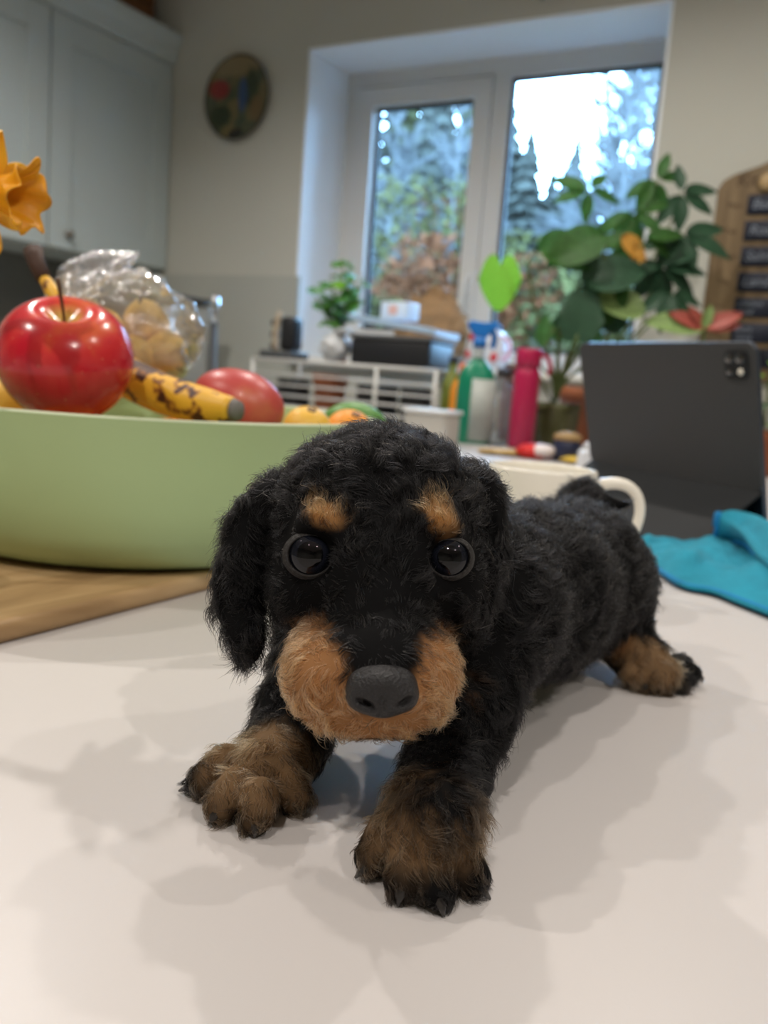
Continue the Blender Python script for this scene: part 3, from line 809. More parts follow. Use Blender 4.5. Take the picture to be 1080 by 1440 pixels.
MB().tube(bez((0, 0, 0.018), (0.000, 0, 0.03), (-0.002, 0, 0.04), (-0.004, 0, 0.053), 6), [0.0013, 0.0011, 0.0010, 0.001, 0.0011, 0.0014, 0.0017], 8).build('stalk', M_stalk, apple)
apple.rotation_euler = (math.radians(27), math.radians(9), 0.0)

# banana lying behind the apple
M_ban = mat('banana_skin', (0.75, 0.42, 0.03), 0.45)
N, L, b = nodes(M_ban); tc = N.new('ShaderNodeTexCoord')
nz = N.new('ShaderNodeTexNoise'); nz.inputs['Scale'].default_value = 95; nz.inputs['Detail'].default_value = 6; L.new(tc.outputs['Object'], nz.inputs['Vector'])
n2 = N.new('ShaderNodeTexNoise'); n2.inputs['Scale'].default_value = 26; n2.inputs['Detail'].default_value = 2; L.new(tc.outputs['Object'], n2.inputs['Vector'])
ad = N.new('ShaderNodeMath'); ad.operation = 'MULTIPLY_ADD'; ad.inputs[1].default_value = 0.8; L.new(n2.outputs['Fac'], ad.inputs[0]); L.new(nz.outputs['Fac'], ad.inputs[2])
rp = ramp(N, [(0.0, (0.70, 0.40, 0.03)), (0.905, (0.72, 0.40, 0.03)), (0.955, (0.30, 0.11, 0.015)), (1.0, (0.06, 0.02, 0.008))])
L.new(ad.outputs[0], rp.inputs['Fac']); L.new(rp.outputs['Color'], b.inputs['Base Color'])
M_bantip = mat('banana_dark_tip', (0.05, 0.022, 0.012), 0.7)
M_bancut = mat('banana_end', (0.16, 0.15, 0.14), 0.8)
sp = catmull([P(62, 392, 0.625), P(80, 420, 0.615), P(115, 468, 0.612), P(165, 520, 0.606), P(225, 552, 0.592), P(290, 572, 0.578), P(330, 577, 0.566)], 5)
n_ = len(sp); rad = lerpl([0.0052, 0.0062, 0.013, 0.0165, 0.0165, 0.0150, 0.0098], n_)
banana = thing('banana', 'ripe yellow banana with brown speckles lying behind the apple', 'banana', tuple(sp[n_ // 2]))
put(MB().tube(sp, rad, 6), 'banana_skin', M_ban, banana)
m_ = banana.children[0].modifiers.new('round', 'SUBSURF'); m_.levels = 1; m_.render_levels = 2
put(MB().tube([P(62, 392, 0.625), P(52, 372, 0.63), P(47, 352, 0.634)], [0.0053, 0.0058, 0.0072], 8), 'stem_end', M_bantip, banana)
put(MB().tube([P(328, 577, 0.5665), P(338, 578, 0.565)], [0.0078, 0.0062], 12), 'blossom_end', M_bancut, banana)

# rosy mango
M_mango = mat('mango_skin', (0.5, 0.09, 0.05), 0.38, coat=0.1)
N, L, b = nodes(M_mango); tc = N.new('ShaderNodeTexCoord'); nz = N.new('ShaderNodeTexNoise'); nz.inputs['Scale'].default_value = 30; nz.inputs['Detail'].default_value = 5
L.new(tc.outputs['Object'], nz.inputs['Vector'])
rp = ramp(N, [(0.3, (0.42, 0.03, 0.035)), (0.55, (0.50, 0.075, 0.06)), (0.75, (0.52, 0.17, 0.07))]); L.new(nz.outputs['Fac'], rp.inputs['Fac']); L.new(rp.outputs['Color'], b.inputs['Base Color'])
mc = P(340, 572, 0.615)
mango = thing('mango', 'rosy red mango resting against the banana tip', 'mango', tuple(mc))
def mango_fn(p): return 1.0 + 0.10 * p[0] * abs(p[0]) * -1 + 0.06 * p[2]
MB().ball((0, 0, 0), (0.0335, 0.026, 0.0235), 32, 20, mango_fn).build('mango_flesh', M_mango, mango)
MB().tube([(0.029, -0.004, -0.008), (0.035, -0.005, -0.0095)], [0.0028, 0.0018], 8).build('stalk', M_stalk, mango)
mango.rotation_euler = (0, math.radians(16), -0.25)

# citrus and others filling the bowl
M_orange = mat('orange_peel', (0.80, 0.30, 0.02), 0.45, bump=0.5, bscale=260)
M_yel = mat('yellow_peel', (0.78, 0.46, 0.06), 0.45, bump=0.3, bscale=200)
def citrus(name, label, m, c, r, cat='fruit'):
    t = thing(name, label, cat, tuple(c))
    MB().ball((0, 0, 0), r, 28, 18).build('peel', m, t)
    rr = r if np.isscalar(r) else r[2]
    MB().lathe([(0.0004, rr * 0.985), (0.0028, rr * 0.985 + 0.0008), (0.004, rr * 0.97)], 10).build('stalk_scar', M_stalk, t)
    return t
citrus('orange', 'bright orange citrus at the far right of the bowl behind the puppy head', M_orange, P(490, 612, 0.68), 0.0200, 'orange').rotation_euler = (0.5, 0.3, 0)
citrus('peach', 'yellow peach beside the pointed end of the mango', M_yel, P(432, 604, 0.655), (0.0185, 0.0185, 0.017)).rotation_euler = (0.4, 0.2, 0)
citrus('lemon', 'yellow lemon at the left edge behind the apple', M_yel, P(-14, 580, 0.60), (0.026, 0.022, 0.021)).rotation_euler = (0.4, -0.5, 0)
citrus('orange', 'orange peeping out left of the red apple', M_orange, P(-34, 505, 0.63), 0.025, 'orange').rotation_euler = (0.4, 0.2, 0)
for (x, y, z, r, lb) in ((-0.20, 0.555, 0.058, 0.034, 'orange hidden at the bottom of the bowl under the apple'), (-0.235, 0.66, 0.060, 0.036, 'orange at the bottom of the bowl under the lemon'),
                         (-0.14, 0.60, 0.055, 0.032, 'orange at the bottom of the bowl under the banana'), (-0.10, 0.665, 0.055, 0.032, 'orange at the bottom of the bowl under the mango'), (-0.17, 0.69, 0.060, 0.036, 'orange at the bottom of the bowl under the plastic bag')):
    citrus('orange', lb, M_orange, (x, y, TZ + z), r, 'orange')
M_leafgreen = mat('fresh_green', (0.10, 0.26, 0.05), 0.45)
av = thing('lime', 'small green lime at the back right of the bowl', 'lime', tuple(P(498, 592, 0.735)))
MB().ball((0, 0, 0), (0.024, 0.018, 0.016), 20, 12, lambda p: 1 + 0.12 * abs(p[0]) ** 6).build('peel', M_leafgreen, av)
MB().ball((0.0262, 0, 0), 0.002, 8, 6).build('tip', M_stalk, av)

# clear plastic bag of yellow fruit
M_bag = clear_plastic('clear_bag_film', (0.97, 0.97, 0.98), gloss=1.3, rough=0.12, bump=1.0, bscale=85, haze=0.17)
bgc = P(165, 468, 0.70)
bag = thing('plastic_bag', 'crumpled clear plastic bag of yellow pears at the back of the bowl', 'bag', tuple(bgc))
def bag_fn(p):
    q = Vector((p[0] * 2.1, p[1] * 2.1, p[2] * 2.1))
    v = 1 + 0.17 * mnoise.noise(q + Vector((3, 1, 7))) + 0.09 * (1 - 2 * abs(mnoise.noise(q * 2.3))) + 0.04 * mnoise.noise(q * 5)
    return v
MB().ball((0, 0, 0), (0.062, 0.045, 0.046), 64, 44, bag_fn).build('bag_film', M_bag, bag)
tw = []
cs = catmull([P(95, 402, 0.695), P(130, 388, 0.695), P(165, 376, 0.693), P(196, 355, 0.69)], 6)
def tuft(u, v):
    i = u * (len(cs) - 1); a = cs[int(i)]; r = [0.020, 0.022, 0.017, 0.010, 0.003][min(4, int(u * 4.99))] if u < 1 else 0.0025
    r = float(np.interp(u, [0, 0.3, 0.6, 0.85, 1], [0.018, 0.019, 0.016, 0.008, 0.002]))
    th = v * 2 * math.pi
    rr = r * (1 + 0.35 * math.sin(3 * th + 5 * u) + 0.2 * mnoise.noise(Vector((u * 6, th, 3))))
    return a + np.array([0, math.cos(th) * rr, math.sin(th) * rr * 0.75])
put(MB().grid(tuft, 26, 30), 'gathered_end', M_bag, bag)
M_pear = mat('pear_skin', (0.80, 0.52, 0.11), 0.5, var=0.35, vscale=45)
for k, (px, py, d, r) in enumerate(((205, 455, 0.70, 0.0185), (232, 496, 0.70, 0.018), (186, 505, 0.69, 0.019), (140, 470, 0.685, 0.021), (112, 445, 0.715, 0.019))):
    t = thing('pear', ['yellow pear with a brown bruise high in the plastic bag', 'yellow pear at the right side of the plastic bag', 'yellow pear low in the plastic bag above the banana',
                      'pale yellow pear in the plastic bag right behind the apple', 'yellow pear at the back left inside the plastic bag'][k], 'pear', tuple(P(px, py, d)), 0.7 * k, 'pears in the plastic bag')
    MB().lathe([(0.0003, -r), (r * 0.6, -r * 0.85), (r * 0.95, -r * 0.3), (r, 0.1 * r), (r * 0.8, 0.6 * r), (r * 0.45, 1.05 * r), (r * 0.25, 1.25 * r), (0.0003, 1.32 * r)], 22).build('pear_flesh', M_pear, t)
    MB().tube([(0, 0, 1.28 * r), (0.002, 0, 1.6 * r)], 0.0012, 6).build('stalk', M_stalk, t)
    t.rotation_euler = ((0.9, 2.1, 1.2, 0.4, 1.7)[k], 0.5 * k, k)

# daffodil in a vase just out of the picture on the left
M_petal = mat('daffodil_petal', (0.80, 0.45, 0.015), 0.5, sss=0.2)
M_trump = mat('daffodil_trumpet', (0.78, 0.34, 0.008), 0.5, sss=0.2)
M_stem = mat('flower_stem', (0.10, 0.25, 0.05), 0.5)
FD = 0.44
fc = P(-18, 268, FD)
vx = np.array([fc[0] - 0.075, fc[1] + 0.02])
vase = thing('vase', 'small white vase holding the daffodil left of the fruit bowl', 'vase', (vx[0] - 0.02, vx[1] - 0.03, TZ + BT + 0.0003))
MB().lathe([(0.0005, 0.0), (0.03, 0.0), (0.033, 0.01), (0.034, 0.05), (0.026, 0.085), (0.020, 0.105), (0.023, 0.12), (0.020, 0.118), (0.017, 0.10), (0.022, 0.08), (0.028, 0.05), (0.0005, 0.012)], 32).build('vase_wall', M_white, vase)
daf = thing('daffodil', 'yellow daffodil flower leaning in from the left edge', 'flower', tuple(fc))
ax = RT * 0.95 - UP * 0.22 + FW * -0.12; ax /= np.linalg.norm(ax)
e1 = np.cross(ax, FW); e1 /= np.linalg.norm(e1); e2 = np.cross(ax, e1)
def trumpet(u, v):
    th = v * 2 * math.pi
    r = np.interp(u, [0, 0.25, 0.7, 0.9, 1], [0.0045, 0.0075, 0.0105, 0.0135, 0.0165]) * (1 + (0.16 * u ** 3) * math.sin(8 * th) + 0.07 * u * math.sin(3 * th + 1))
    l = 0.0235 * u + 0.0022 * u ** 3 * math.sin(5 * th + 0.7)
    return fc + ax * l + r * (math.cos(th) * e1 + math.sin(th) * e2)
tp = put(MB().grid(trumpet, 12, 64), 'trumpet', M_trump, daf)
sol = tp.modifiers.new('thickness', 'SOLIDIFY'); sol.thickness = 0.0006
for k in range(6):
    th = k * math.pi / 3 + 0.25; rd = math.cos(th) * e1 + math.sin(th) * e2; tg = np.cross(ax, rd)
    def petal(u, v):
        w = 0.0085 * math.sin(math.pi * min(1, u * 0.92 + 0.08)) ** 0.7
        s_ = (v - 0.5) * 2
        return fc + ax * (0.002 + 0.006 * u * u - 0.0015 * math.cos(s_ * 1.4) + 0.002 * math.sin(u * 5 + k)) + rd * (0.003 + 0.026 * u) + tg * (w * s_)
    pp = put(MB().grid(petal, 10, 8), 'petal', M_petal, daf)
    sol = pp.modifiers.new('thickness', 'SOLIDIFY'); sol.thickness = 0.0005
put(MB().tube(bez(fc, fc - ax * 0.03 + UP * 0.004, fc - ax * 0.06 - np.array([0, 0, 0.01]), np.array([vx[0] - 0.02, vx[1] - 0.03, TZ + BT + 0.02]), 14), lerpl([0.0042, 0.0026, 0.0026], 15), 8), 'stem', M_stem, daf)
# ------------------------------------------------------------------ mug, tablet, cloth and small things on the table
M_mug = mat('cream_glaze', (0.84, 0.80, 0.70), 0.18, coat=0.3)
mxy = P(763, 657, 0.63); mR = S(77, 0.63); mH = mxy[2] - TZ
mug = thing('mug', 'cream white mug behind the puppy back in front of the tablet', 'mug', (mxy[0], mxy[1], TZ + 0.0004), 0)
w_ = 0.0035
MB().lathe([(0.0004, 0.001), (mR * 0.70, 0.0), (mR * 0.84, 0.004), (mR * 0.93, 0.016), (mR * 0.97, 0.04), (mR, mH - 0.002), (mR - 0.0008, mH), (mR - w_ + 0.0008, mH), (mR - w_, mH - 0.002),
            (mR * 0.97 - w_, 0.04), (mR * 0.93 - w_, 0.018), (mR * 0.8 - w_, 0.008), (0.0004, 0.006)], 56).build('cup', M_mug, mug)
hd = (P(868, 700, 0.63) - P(800, 696, 0.63)); hd[2] = 0; hd /= np.linalg.norm(hd)
hp = bez(hd * (mR - 0.002) + [0, 0, mH - 0.012], hd * (mR + 0.046) + [0, 0, mH + 0.010], hd * (mR + 0.046) + [0, 0, mH * 0.28], hd * (mR * 0.95 - 0.001) + [0, 0, mH * 0.22], 20)
MB().tube(hp, lerpl([0.0046, 0.0040, 0.0038, 0.0040, 0.0048], 21), 12).build('handle', M_mug, mug)

# tablet in a folded keyboard case, its back towards us
M_case = mat('grey_case', (0.040, 0.041, 0.043), 0.6, bump=0.15, bscale=700)
M_case2 = mat('grey_case_flap', (0.008, 0.0095, 0.011), 0.7, bump=0.15, bscale=700)
M_alu = mat('tablet_metal', (0.10, 0.12, 0.16), 0.35, metal=0.9)
M_screen = mat('tablet_screen', (0.004, 0.005, 0.008), 0.08, coat=0.5)
M_lens = mat('camera_glass', (0.01, 0.01, 0.012), 0.05, coat=1.0)
TA = math.radians(-25); tw_ = np.array([math.sin(TA), math.cos(TA), 0]); tm = np.array([tw_[1], -tw_[0], 0]); zv = np.array([0, 0, 1.0])
TL = 0.262
tB = G(975, 778, 0)
tab = thing('tablet', 'dark grey tablet standing in a folded keyboard case beside the mug', 'tablet', tuple(tB))
FA, FZ, TAo, TZt = 0.078, 0.057, 0.042, 0.196
def slab(a, za, c, zc, s0, s1, th, m, name, side=1, par=tab, r=0.0):
    """a plate between two lines that run along the tablet's width"""
    p0 = tm * a + zv * za; p1 = tm * c + zv * zc; up = p1 - p0; ln_ = np.linalg.norm(up); up /= ln_
    nn = np.cross(up, tw_) * side
    # rounded rectangle
    pts = []
    for (cx, cy, a0) in ((s1 - r, ln_ - r, 0), (s0 + r, ln_ - r, 90), (s0 + r, r, 180), (s1 - r, r, 270)):
        for k in range(7 if r > 0 else 1):
            an = math.radians(a0 + 15 * k); pts.append((cx + r * math.cos(an), cy + r * math.sin(an)))
    k = len(pts)
    V = [p0 + tw_ * x + up * y for x, y in pts] + [p0 + tw_ * x + up * y + nn * th for x, y in pts]
    F = [tuple(range(k)), tuple(range(2 * k - 1, k - 1, -1))] + [((i + 1) % k, i, k + i, k + (i + 1) % k) for i in range(k)]
    o = MB().add(V, F, False).build(name, m, par)
    bm = bmesh.new(); bm.from_mesh(o.data); bmesh.ops.recalc_face_normals(bm, faces=bm.faces); bm.to_mesh(o.data); bm.free()
    return o, p0, up, nn
# direction down along the screen past the fold to where the screen rests
upv = tm * (FA - TAo) + zv * (FZ - TZt); upv /= np.linalg.norm(upv)
lo_a, lo_z = FA + upv[0] * 0, 0
k_ = (FZ - 0.012) / -upv[2]
eA = FA + (upv @ tm) * k_; eZ = FZ + upv[2] * k_
_, pp0, pup_, pn = slab(FA, FZ, TAo, TZt, 0, TL, 0.0022, M_case, 'back_cover', 1, r=0.010)
slab(0.0, 0.0022, FA, FZ, 0.0, TL, 0.002, M_case2, 'stand_flap', 1)
o, p0, up_, nn_ = slab(eA, eZ, TAo, TZt, 0.001, TL - 0.001, 0.0062, M_alu, 'tablet_body', -1, r=0.012)
# the body sits behind the cover; the screen on its far side
bev = o.modifiers.new('soft_edge', 'BEVEL'); bev.width = 0.0012; bev.segments = 2
sc_, _, _, _ = slab(eA + 0.0063 * (nn_ @ tm) + 0.002 * (up_ @ tm), eZ + 0.0063 * nn_[2] + 0.004, TAo + 0.0063 * (nn_ @ tm), TZt + 0.0063 * nn_[2] - 0.004, 0.006, TL - 0.006, 0.0004, M_screen, 'screen', -1)
slab(0.0, 0.0003, 0.178, 0.0003, 0, TL, 0.0018, M_case2, 'keyboard_base', 1)
# camera bump near the upper corner that is nearer to us
ct = tm * TAo + zv * TZt
def onback(s, down, out): return ct + tw_ * s - pup_ * down - nn_ * out
cm = MB()
cs_ = 0.027
pts = []
for (cx, cy, a0) in ((cs_ - 0.006, cs_ - 0.006, 0), (0.006, cs_ - 0.006, 90), (0.006, 0.006, 180), (cs_ - 0.006, 0.006, 270)):
    for k in range(7):
        an = math.radians(a0 + 15 * k); pts.append((0.008 + cx + 0.006 * math.cos(an), 0.007 + cy + 0.006 * math.sin(an)))
k = len(pts)
cm.add([onback(x, y, 0.002) for x, y in pts] + [onback(x, y, 0.0042) for x, y in pts], [tuple(range(k)), tuple(range(k, 2 * k))] + [(i, (i + 1) % k, k + (i + 1) % k, k + i) for i in range(k)], False)
cb = cm.build('camera_bump', M_case2, tab)
def disc(s, down, r, m, name):
    c = onback(s, down, 0.0044); n_ = 20
    V = [c + r * (math.cos(2 * math.pi * i / n_) * tw_ + math.sin(2 * math.pi * i / n_) * pup_) for i in range(n_)] + [c - nn_ * -0.0 - nn_ * 0.001 + r * 0.85 * (math.cos(2 * math.pi * i / n_) * tw_ + math.sin(2 * math.pi * i / n_) * pup_) for i in range(n_)]
    MB().add(V, [(i, (i + 1) % n_, n_ + (i + 1) % n_, n_ + i) for i in range(n_)] + [tuple(range(n_, 2 * n_))]).build(name, m, cb)
disc(0.0155, 0.0145, 0.0055, M_lens, 'lens'); disc(0.0285, 0.0145, 0.0055, M_lens, 'lens')
disc(0.0155, 0.027, 0.0035, mat('flash_lamp', (0.75, 0.7, 0.6), 0.3), 'flash')
disc(0.0285, 0.027, 0.0045, M_lens, 'lens')

# turquoise cleaning cloth, crumpled
M_cloth = mat('turquoise_microfibre', (0.008, 0.25, 0.36), 0.95, sheen=0.05, bump=0.5, bscale=900, var=0.12, vscale=60)
M_hem = mat('blue_hem', (0.004, 0.20, 0.46), 0.85, bump=0.4, bscale=800)
c00 = G(886, 772); c10 = G(1150, 762); c01 = G(893, 792); c11 = G(1150, 905)
cl = thing('cleaning_cloth', 'crumpled turquoise cleaning cloth with a brighter blue hem on the right of the table', 'cloth', tuple((c00 + c11) / 2))
near_px = [(887, 778), (900, 795), (922, 808), (948, 826), (968, 834), (1000, 840), (1030, 852), (1060, 864), (1100, 880), (1150, 900)]
far_px = [(888, 772), (915, 770), (945, 768), (975, 766), (1005, 764), (1035, 762), (1060, 760), (1085, 758), (1110, 757), (1150, 756)]
nearw = catmull([G(*q) for q in near_px], 5); farw = catmull([G(*q) for q in far_px], 5)
def sheet(u, v):
    i = u * (len(nearw) - 1); a = int(min(i, len(nearw) - 2)); f_ = i - a
    p = (farw[a] * (1 - f_) + farw[a + 1] * f_) * (1 - v) + (nearw[a] * (1 - f_) + nearw[a + 1] * f_) * v
    h = 0.004 + 0.010 * u ** 0.7 * math.sin(math.pi * min(1, max(0, 1 - v * 0.8))) * 0.8
    h += 0.011 * (0.5 + 0.5 * math.sin(13 * u + 6.0 * v - 1.0)) ** 1.5 * (0.35 + 0.8 * u)
    h += 0.009 * abs(mnoise.noise(Vector((u * 5, v * 3, 1.3)))) + 0.0025 * abs(mnoise.noise(Vector((u * 13, v * 9, 4.3))))
    edge = min(1, v * 6, (1 - v) * 5, u * 10); h = 0.003 + (h - 0.003) * max(0, edge)
    return np.array([p[0], p[1], TZ + h])
shp = put(MB().grid(sheet, 70, 36), 'lower_fold', M_cloth, cl)
so = shp.modifiers.new('thickness', 'SOLIDIFY'); so.thickness = 0.0022; so.offset = -1
put(MB().tube([sheet(u, 0.985) + np.array([0, 0, 0.0006]) for u in np.linspace(0.005, 1, 60)], 0.0024, 8), 'hem', M_hem, cl)
# upper fold: turns over itself in a soft roll, running from the far edge towards us
path_a = catmull([G(1003, 790), G(1020, 800), G(1034, 818), G(1052, 838), G(1085, 862), G(1130, 890)], 6)
path_b = catmull([G(1000, 778), G(1030, 774), G(1062, 778), G(1085, 792), G(1110, 812), G(1150, 846)], 6)
def fold(u, v):
    i = u * (len(path_a) - 1); a = int(min(i, len(path_a) - 2)); f_ = i - a
    A_ = path_a[a] * (1 - f_) + path_a[a + 1] * f_; B_ = path_b[a] * (1 - f_) + path_b[a + 1] * f_
    # cross-section: up and over, curling under at the near side
    t = v; p = A_ * (1 - t) + B_ * t
    h = 0.016 + 0.024 * math.sin(math.pi * (0.12 + 0.80 * t)) ** 0.8 + 0.006 * math.sin(9 * t + 4 * u)
    if t < 0.18:
        k = (0.18 - t) / 0.18; p = p + (B_ - A_) * (0.26 * k * k * 1.4); h -= 0.012 * k
    h += 0.002 * mnoise.noise(Vector((u * 4, v * 4, 9)))
    return np.array([p[0], p[1], TZ + h])
sh2 = put(MB().grid(fold, 40, 36), 'upper_fold', M_cloth, cl)
so = sh2.modifiers.new('thickness', 'SOLIDIFY'); so.thickness = 0.0022; so.offset = -1
put(MB().tube([fold(u, 0.0) for u in np.linspace(0, 1, 40)], 0.0026, 8), 'hem', M_hem, cl)
put(MB().tube(catmull([fold(0.0, v) for v in np.linspace(0, 1, 12)], 3), 0.0024, 8), 'hem', M_hem, cl)

# white paper lying beyond the cloth
M_paper = mat('white_paper', (0.80, 0.80, 0.80), 0.7)
pq = [G(1030, 774), G(1130, 786), G(1140, 770), G(1042, 764)]
pc = sum(pq) / 4
pp = thing('paper_sheets', 'thin stack of white paper between the tablet and the turquoise cloth', 'paper', tuple(pc))
for k in range(2):
    V = [q - pc + np.array([0.004 * k, 0.006 * k, 0.0004 + 0.003 * k]) for q in pq]; V += [v + np.array([0, 0, 0.0026]) for v in V]
    MB().add(V, [(3, 2, 1, 0), (4, 5, 6, 7), (0, 1, 5, 4), (1, 2, 6, 5), (2, 3, 7, 6), (3, 0, 4, 7)], False).build('sheet', M_paper, pp)
# ------------------------------------------------------------------ wall cabinets
M_cab = mat('sage_grey_paint', (0.45, 0.51, 0.51), 0.45, var=0.02, vscale=2)
M_cabdark = mat('cabinet_underside', (0.10, 0.10, 0.095), 0.7)
M_knob = mat('pewter', (0.22, 0.21, 0.19), 0.4, metal=0.8)
UC = -2.452
def wall_cabinet(v0, v1, label, knob_at):
    t = thing('wall_cabinet', label, 'cabinet', tuple(RM(UC, (v0 + v1) / 2, 0.478)), ROOMROT, 'wall cabinets')
    w = v1 - v0; H = 0.735
    MB().box((-0.172, 0, H / 2), (0.30, w - 0.001, H)).build('carcass', M_cab, t)
    dw = w - 0.006; d = MB(); st = 0.085
    d.box((-0.011, -dw / 2 + st / 2, H / 2), (0.022, st, H - 0.006)); d.box((-0.011, dw / 2 - st / 2, H / 2), (0.022, st, H - 0.006))
    d.box((-0.0112, 0, H - 0.003 - st / 2), (0.0216, dw - 2 * st, st)); d.box((-0.0112, 0, 0.003 + st / 2), (0.0216, dw - 2 * st, st))
    door = d.build('door', M_cab, t)
    bv = door.modifiers.new('soft_edge', 'BEVEL'); bv.width = 0.0015; bv.segments = 2
    MB().box((-0.0155, 0, H / 2), (0.011, dw - 2 * st, H - 2 * st)).build('door_panel', M_cab, door)
    if knob_at is not None:
        k = MB().lathe([(0.0004, 0.026), (0.008, 0.025), (0.0145, 0.019), (0.015, 0.015), (0.009, 0.008), (0.006, 0.0), (0.011, -0.0005)], 20).build('knob', M_knob, door)
        k.location = (0.001, knob_at, 0.052); k.rotation_euler = (0, math.pi / 2, 0)
    return t
wall_cabinet(2.048, 2.597, 'sage grey shaker wall cabinet with a pewter knob beside the window wall', -0.275 + 0.075)
wall_cabinet(1.497, 2.046, 'sage grey shaker wall cabinet cut by the left edge', None)
# cornice along the top
co = MB(); zc = 1.2135
prof = [(-0.30, zc), (0.002, zc), (0.012, zc + 0.008), (0.020, zc + 0.045), (0.034, zc + 0.066), (0.040, zc + 0.085), (0.040, zc + 0.100), (-0.30, zc + 0.100)]
V = [(UC + x, 1.45, z) for x, z in prof] + [(UC + x, 2.598, z) for x, z in prof]; k = len(prof)
co.add(V, [tuple(range(k)), tuple(range(2 * k - 1, k - 1, -1))] + [((i + 1) % k, i, k + i, k + (i + 1) % k) for i in range(k)], False)
cor = co.build('cornice', M_cab, None, o0, ROOMROT); tag(cor, 'sage grey moulded cornice along the top of the wall cabinets', 'cornice')
M_brown = mat('brown_wood', (0.16, 0.065, 0.022), 0.5, var=0.25, vscale=12)
bx = thing('wooden_crate', 'reddish brown wooden crate on top of the wall cabinets', 'crate', tuple(RM(UC - 0.16, 2.36, zc + 0.1005)), ROOMROT)
MB().box((0, 0, 0.006), (0.22, 0.36, 0.012)).build('crate_bottom', M_brown, bx)
for s_ in (-1, 1):
    for k in range(3):
        MB().box((s_ * 0.104, 0, 0.048 + 0.07 * k), (0.012, 0.36, 0.062)).build('slat', M_brown, bx)
        MB().box((0, s_ * 0.174, 0.048 + 0.07 * k), (0.196, 0.012, 0.062)).build('slat', M_brown, bx)
# dark splashback tiles under the cabinets
M_splash = mat('splashback_grey', (0.14, 0.145, 0.135), 0.35, var=0.08, vscale=5)
struct(room_obj(MB().box((UL + 0.005, 1.9, 0.24), (0.01, 1.38, 0.475)), 'trim_4', M_splash))
# worktops and base units
M_wtop = mat('worktop', (0.62, 0.60, 0.55), 0.3, var=0.05, vscale=30)
def worktop(name, u0_, u1_, v0_, v1_, label):
    o = MB().bevbox(((u0_ + u1_) / 2, (v0_ + v1_) / 2, -0.019), (u1_ - u0_, v1_ - v0_, 0.038), 0.004).build(name, M_wtop, None, o0, ROOMROT)
    return tag(o, label, 'worktop')
worktop('worktop', UL + 0.001, 1.6, 1.962, 2.598, 'pale stone worktop running below the window')
worktop('worktop', UL + 0.001, -2.16, 0.6, 1.960, 'pale stone worktop under the sage wall cabinets')
def base_unit(uc, vc, rot, label, w=0.6):
    t = thing('base_unit', label, 'cabinet', tuple(RM(uc, vc, -TZ)), ROOMROT + rot, 'base units')
    MB().box((0, 0.015, 0.475), (w - 0.004, 0.56, 0.765)).build('carcass', M_cab, t)
    MB().box((0, 0.03, 0.05), (w - 0.004, 0.48, 0.08)).build('plinth', M_cabdark, t)
    d = MB().box((0, -0.277, 0.475), (w - 0.01, 0.02, 0.755)).build('door', M_cab, t)
    MB().ball((w * 0.38, -0.30, 0.78), 0.014, 12, 8).build('knob', M_knob, d)
for i, u_ in enumerate((-1.85, -1.245, -0.64, -0.035, 0.57, 1.175)):
    base_unit(u_, 2.295, 0, ['sage base unit in the corner below the window', 'sage base unit second along below the window', 'sage base unit third along below the window', 'sage base unit fourth along below the window', 'sage base unit fifth along below the window', 'sage base unit at the far right below the window wall'][i])
for i, v_ in enumerate((1.64, 1.035)):
    base_unit(-2.49, v_, math.pi / 2, ['sage base unit below the corner wall cabinet', 'sage base unit at the left end of the cabinet wall'][i])

# ------------------------------------------------------------------ the plate on the wall
M_plate = mat('painted_plate', (0.2, 0.15, 0.08), 0.2, coat=0.4)
N, L, b = nodes(M_plate); tc = N.new('ShaderNodeTexCoord')
nz = N.new('ShaderNodeTexNoise'); nz.inputs['Scale'].default_value = 14; nz.inputs['Detail'].default_value = 4; L.new(tc.outputs['Object'], nz.inputs['Vector'])
rp = ramp(N, [(0.25, (0.02, 0.03, 0.02)), (0.45, (0.07, 0.085, 0.045)), (0.6, (0.17, 0.14, 0.06)), (0.8, (0.12, 0.10, 0.05))]); L.new(nz.outputs['Fac'], rp.inputs['Fac'])
last = rp.outputs['Color']
def blob(cx, cz, sx_, sz_, colr, last):
    mp = N.new('ShaderNodeMapping'); mp.vector_type = 'POINT'; mp.inputs['Location'].default_value = (-cx / sx_, 0, -cz / sz_); mp.inputs['Scale'].default_value = (1 / sx_, 0.0, 1 / sz_)
    L.new(tc.outputs['Object'], mp.inputs['Vector'])
    ln = N.new('ShaderNodeVectorMath'); ln.operation = 'LENGTH'; L.new(mp.outputs['Vector'], ln.inputs[0])
    mr = N.new('ShaderNodeMapRange'); mr.inputs['From Min'].default_value = 0.75; mr.inputs['From Max'].default_value = 1.1; mr.inputs['To Min'].default_value = 1; mr.inputs['To Max'].default_value = 0
    L.new(ln.outputs['Value'], mr.inputs['Value'])
    mx = N.new('ShaderNodeMix'); mx.data_type = 'RGBA'; mx.inputs['B'].default_value = (*colr, 1); L.new(mr.outputs[0], mx.inputs['Factor']); L.new(last, mx.inputs['A'])
    return mx.outputs['Result']
last = blob(0.0, 0.115, 0.12, 0.045, (0.20, 0.155, 0.075), last)
last = blob(-0.085, 0.035, 0.045, 0.035, (0.22, 0.03, 0.025), last)
last = blob(0.055, 0.03, 0.035, 0.07, (0.035, 0.05, 0.025), last)
last = blob(0.018, 0.01, 0.02, 0.062, (0.04, 0.075, 0.17), last)
last = blob(0.085, -0.04, 0.035, 0.05, (0.16, 0.11, 0.05), last)
last = blob(0.0, -0.12, 0.035, 0.02, (0.02, 0.018, 0.015), last)
last = blob(-0.075, -0.055, 0.05, 0.04, (0.03, 0.045, 0.022), last)
L.new(last, b.inputs['Base Color'])
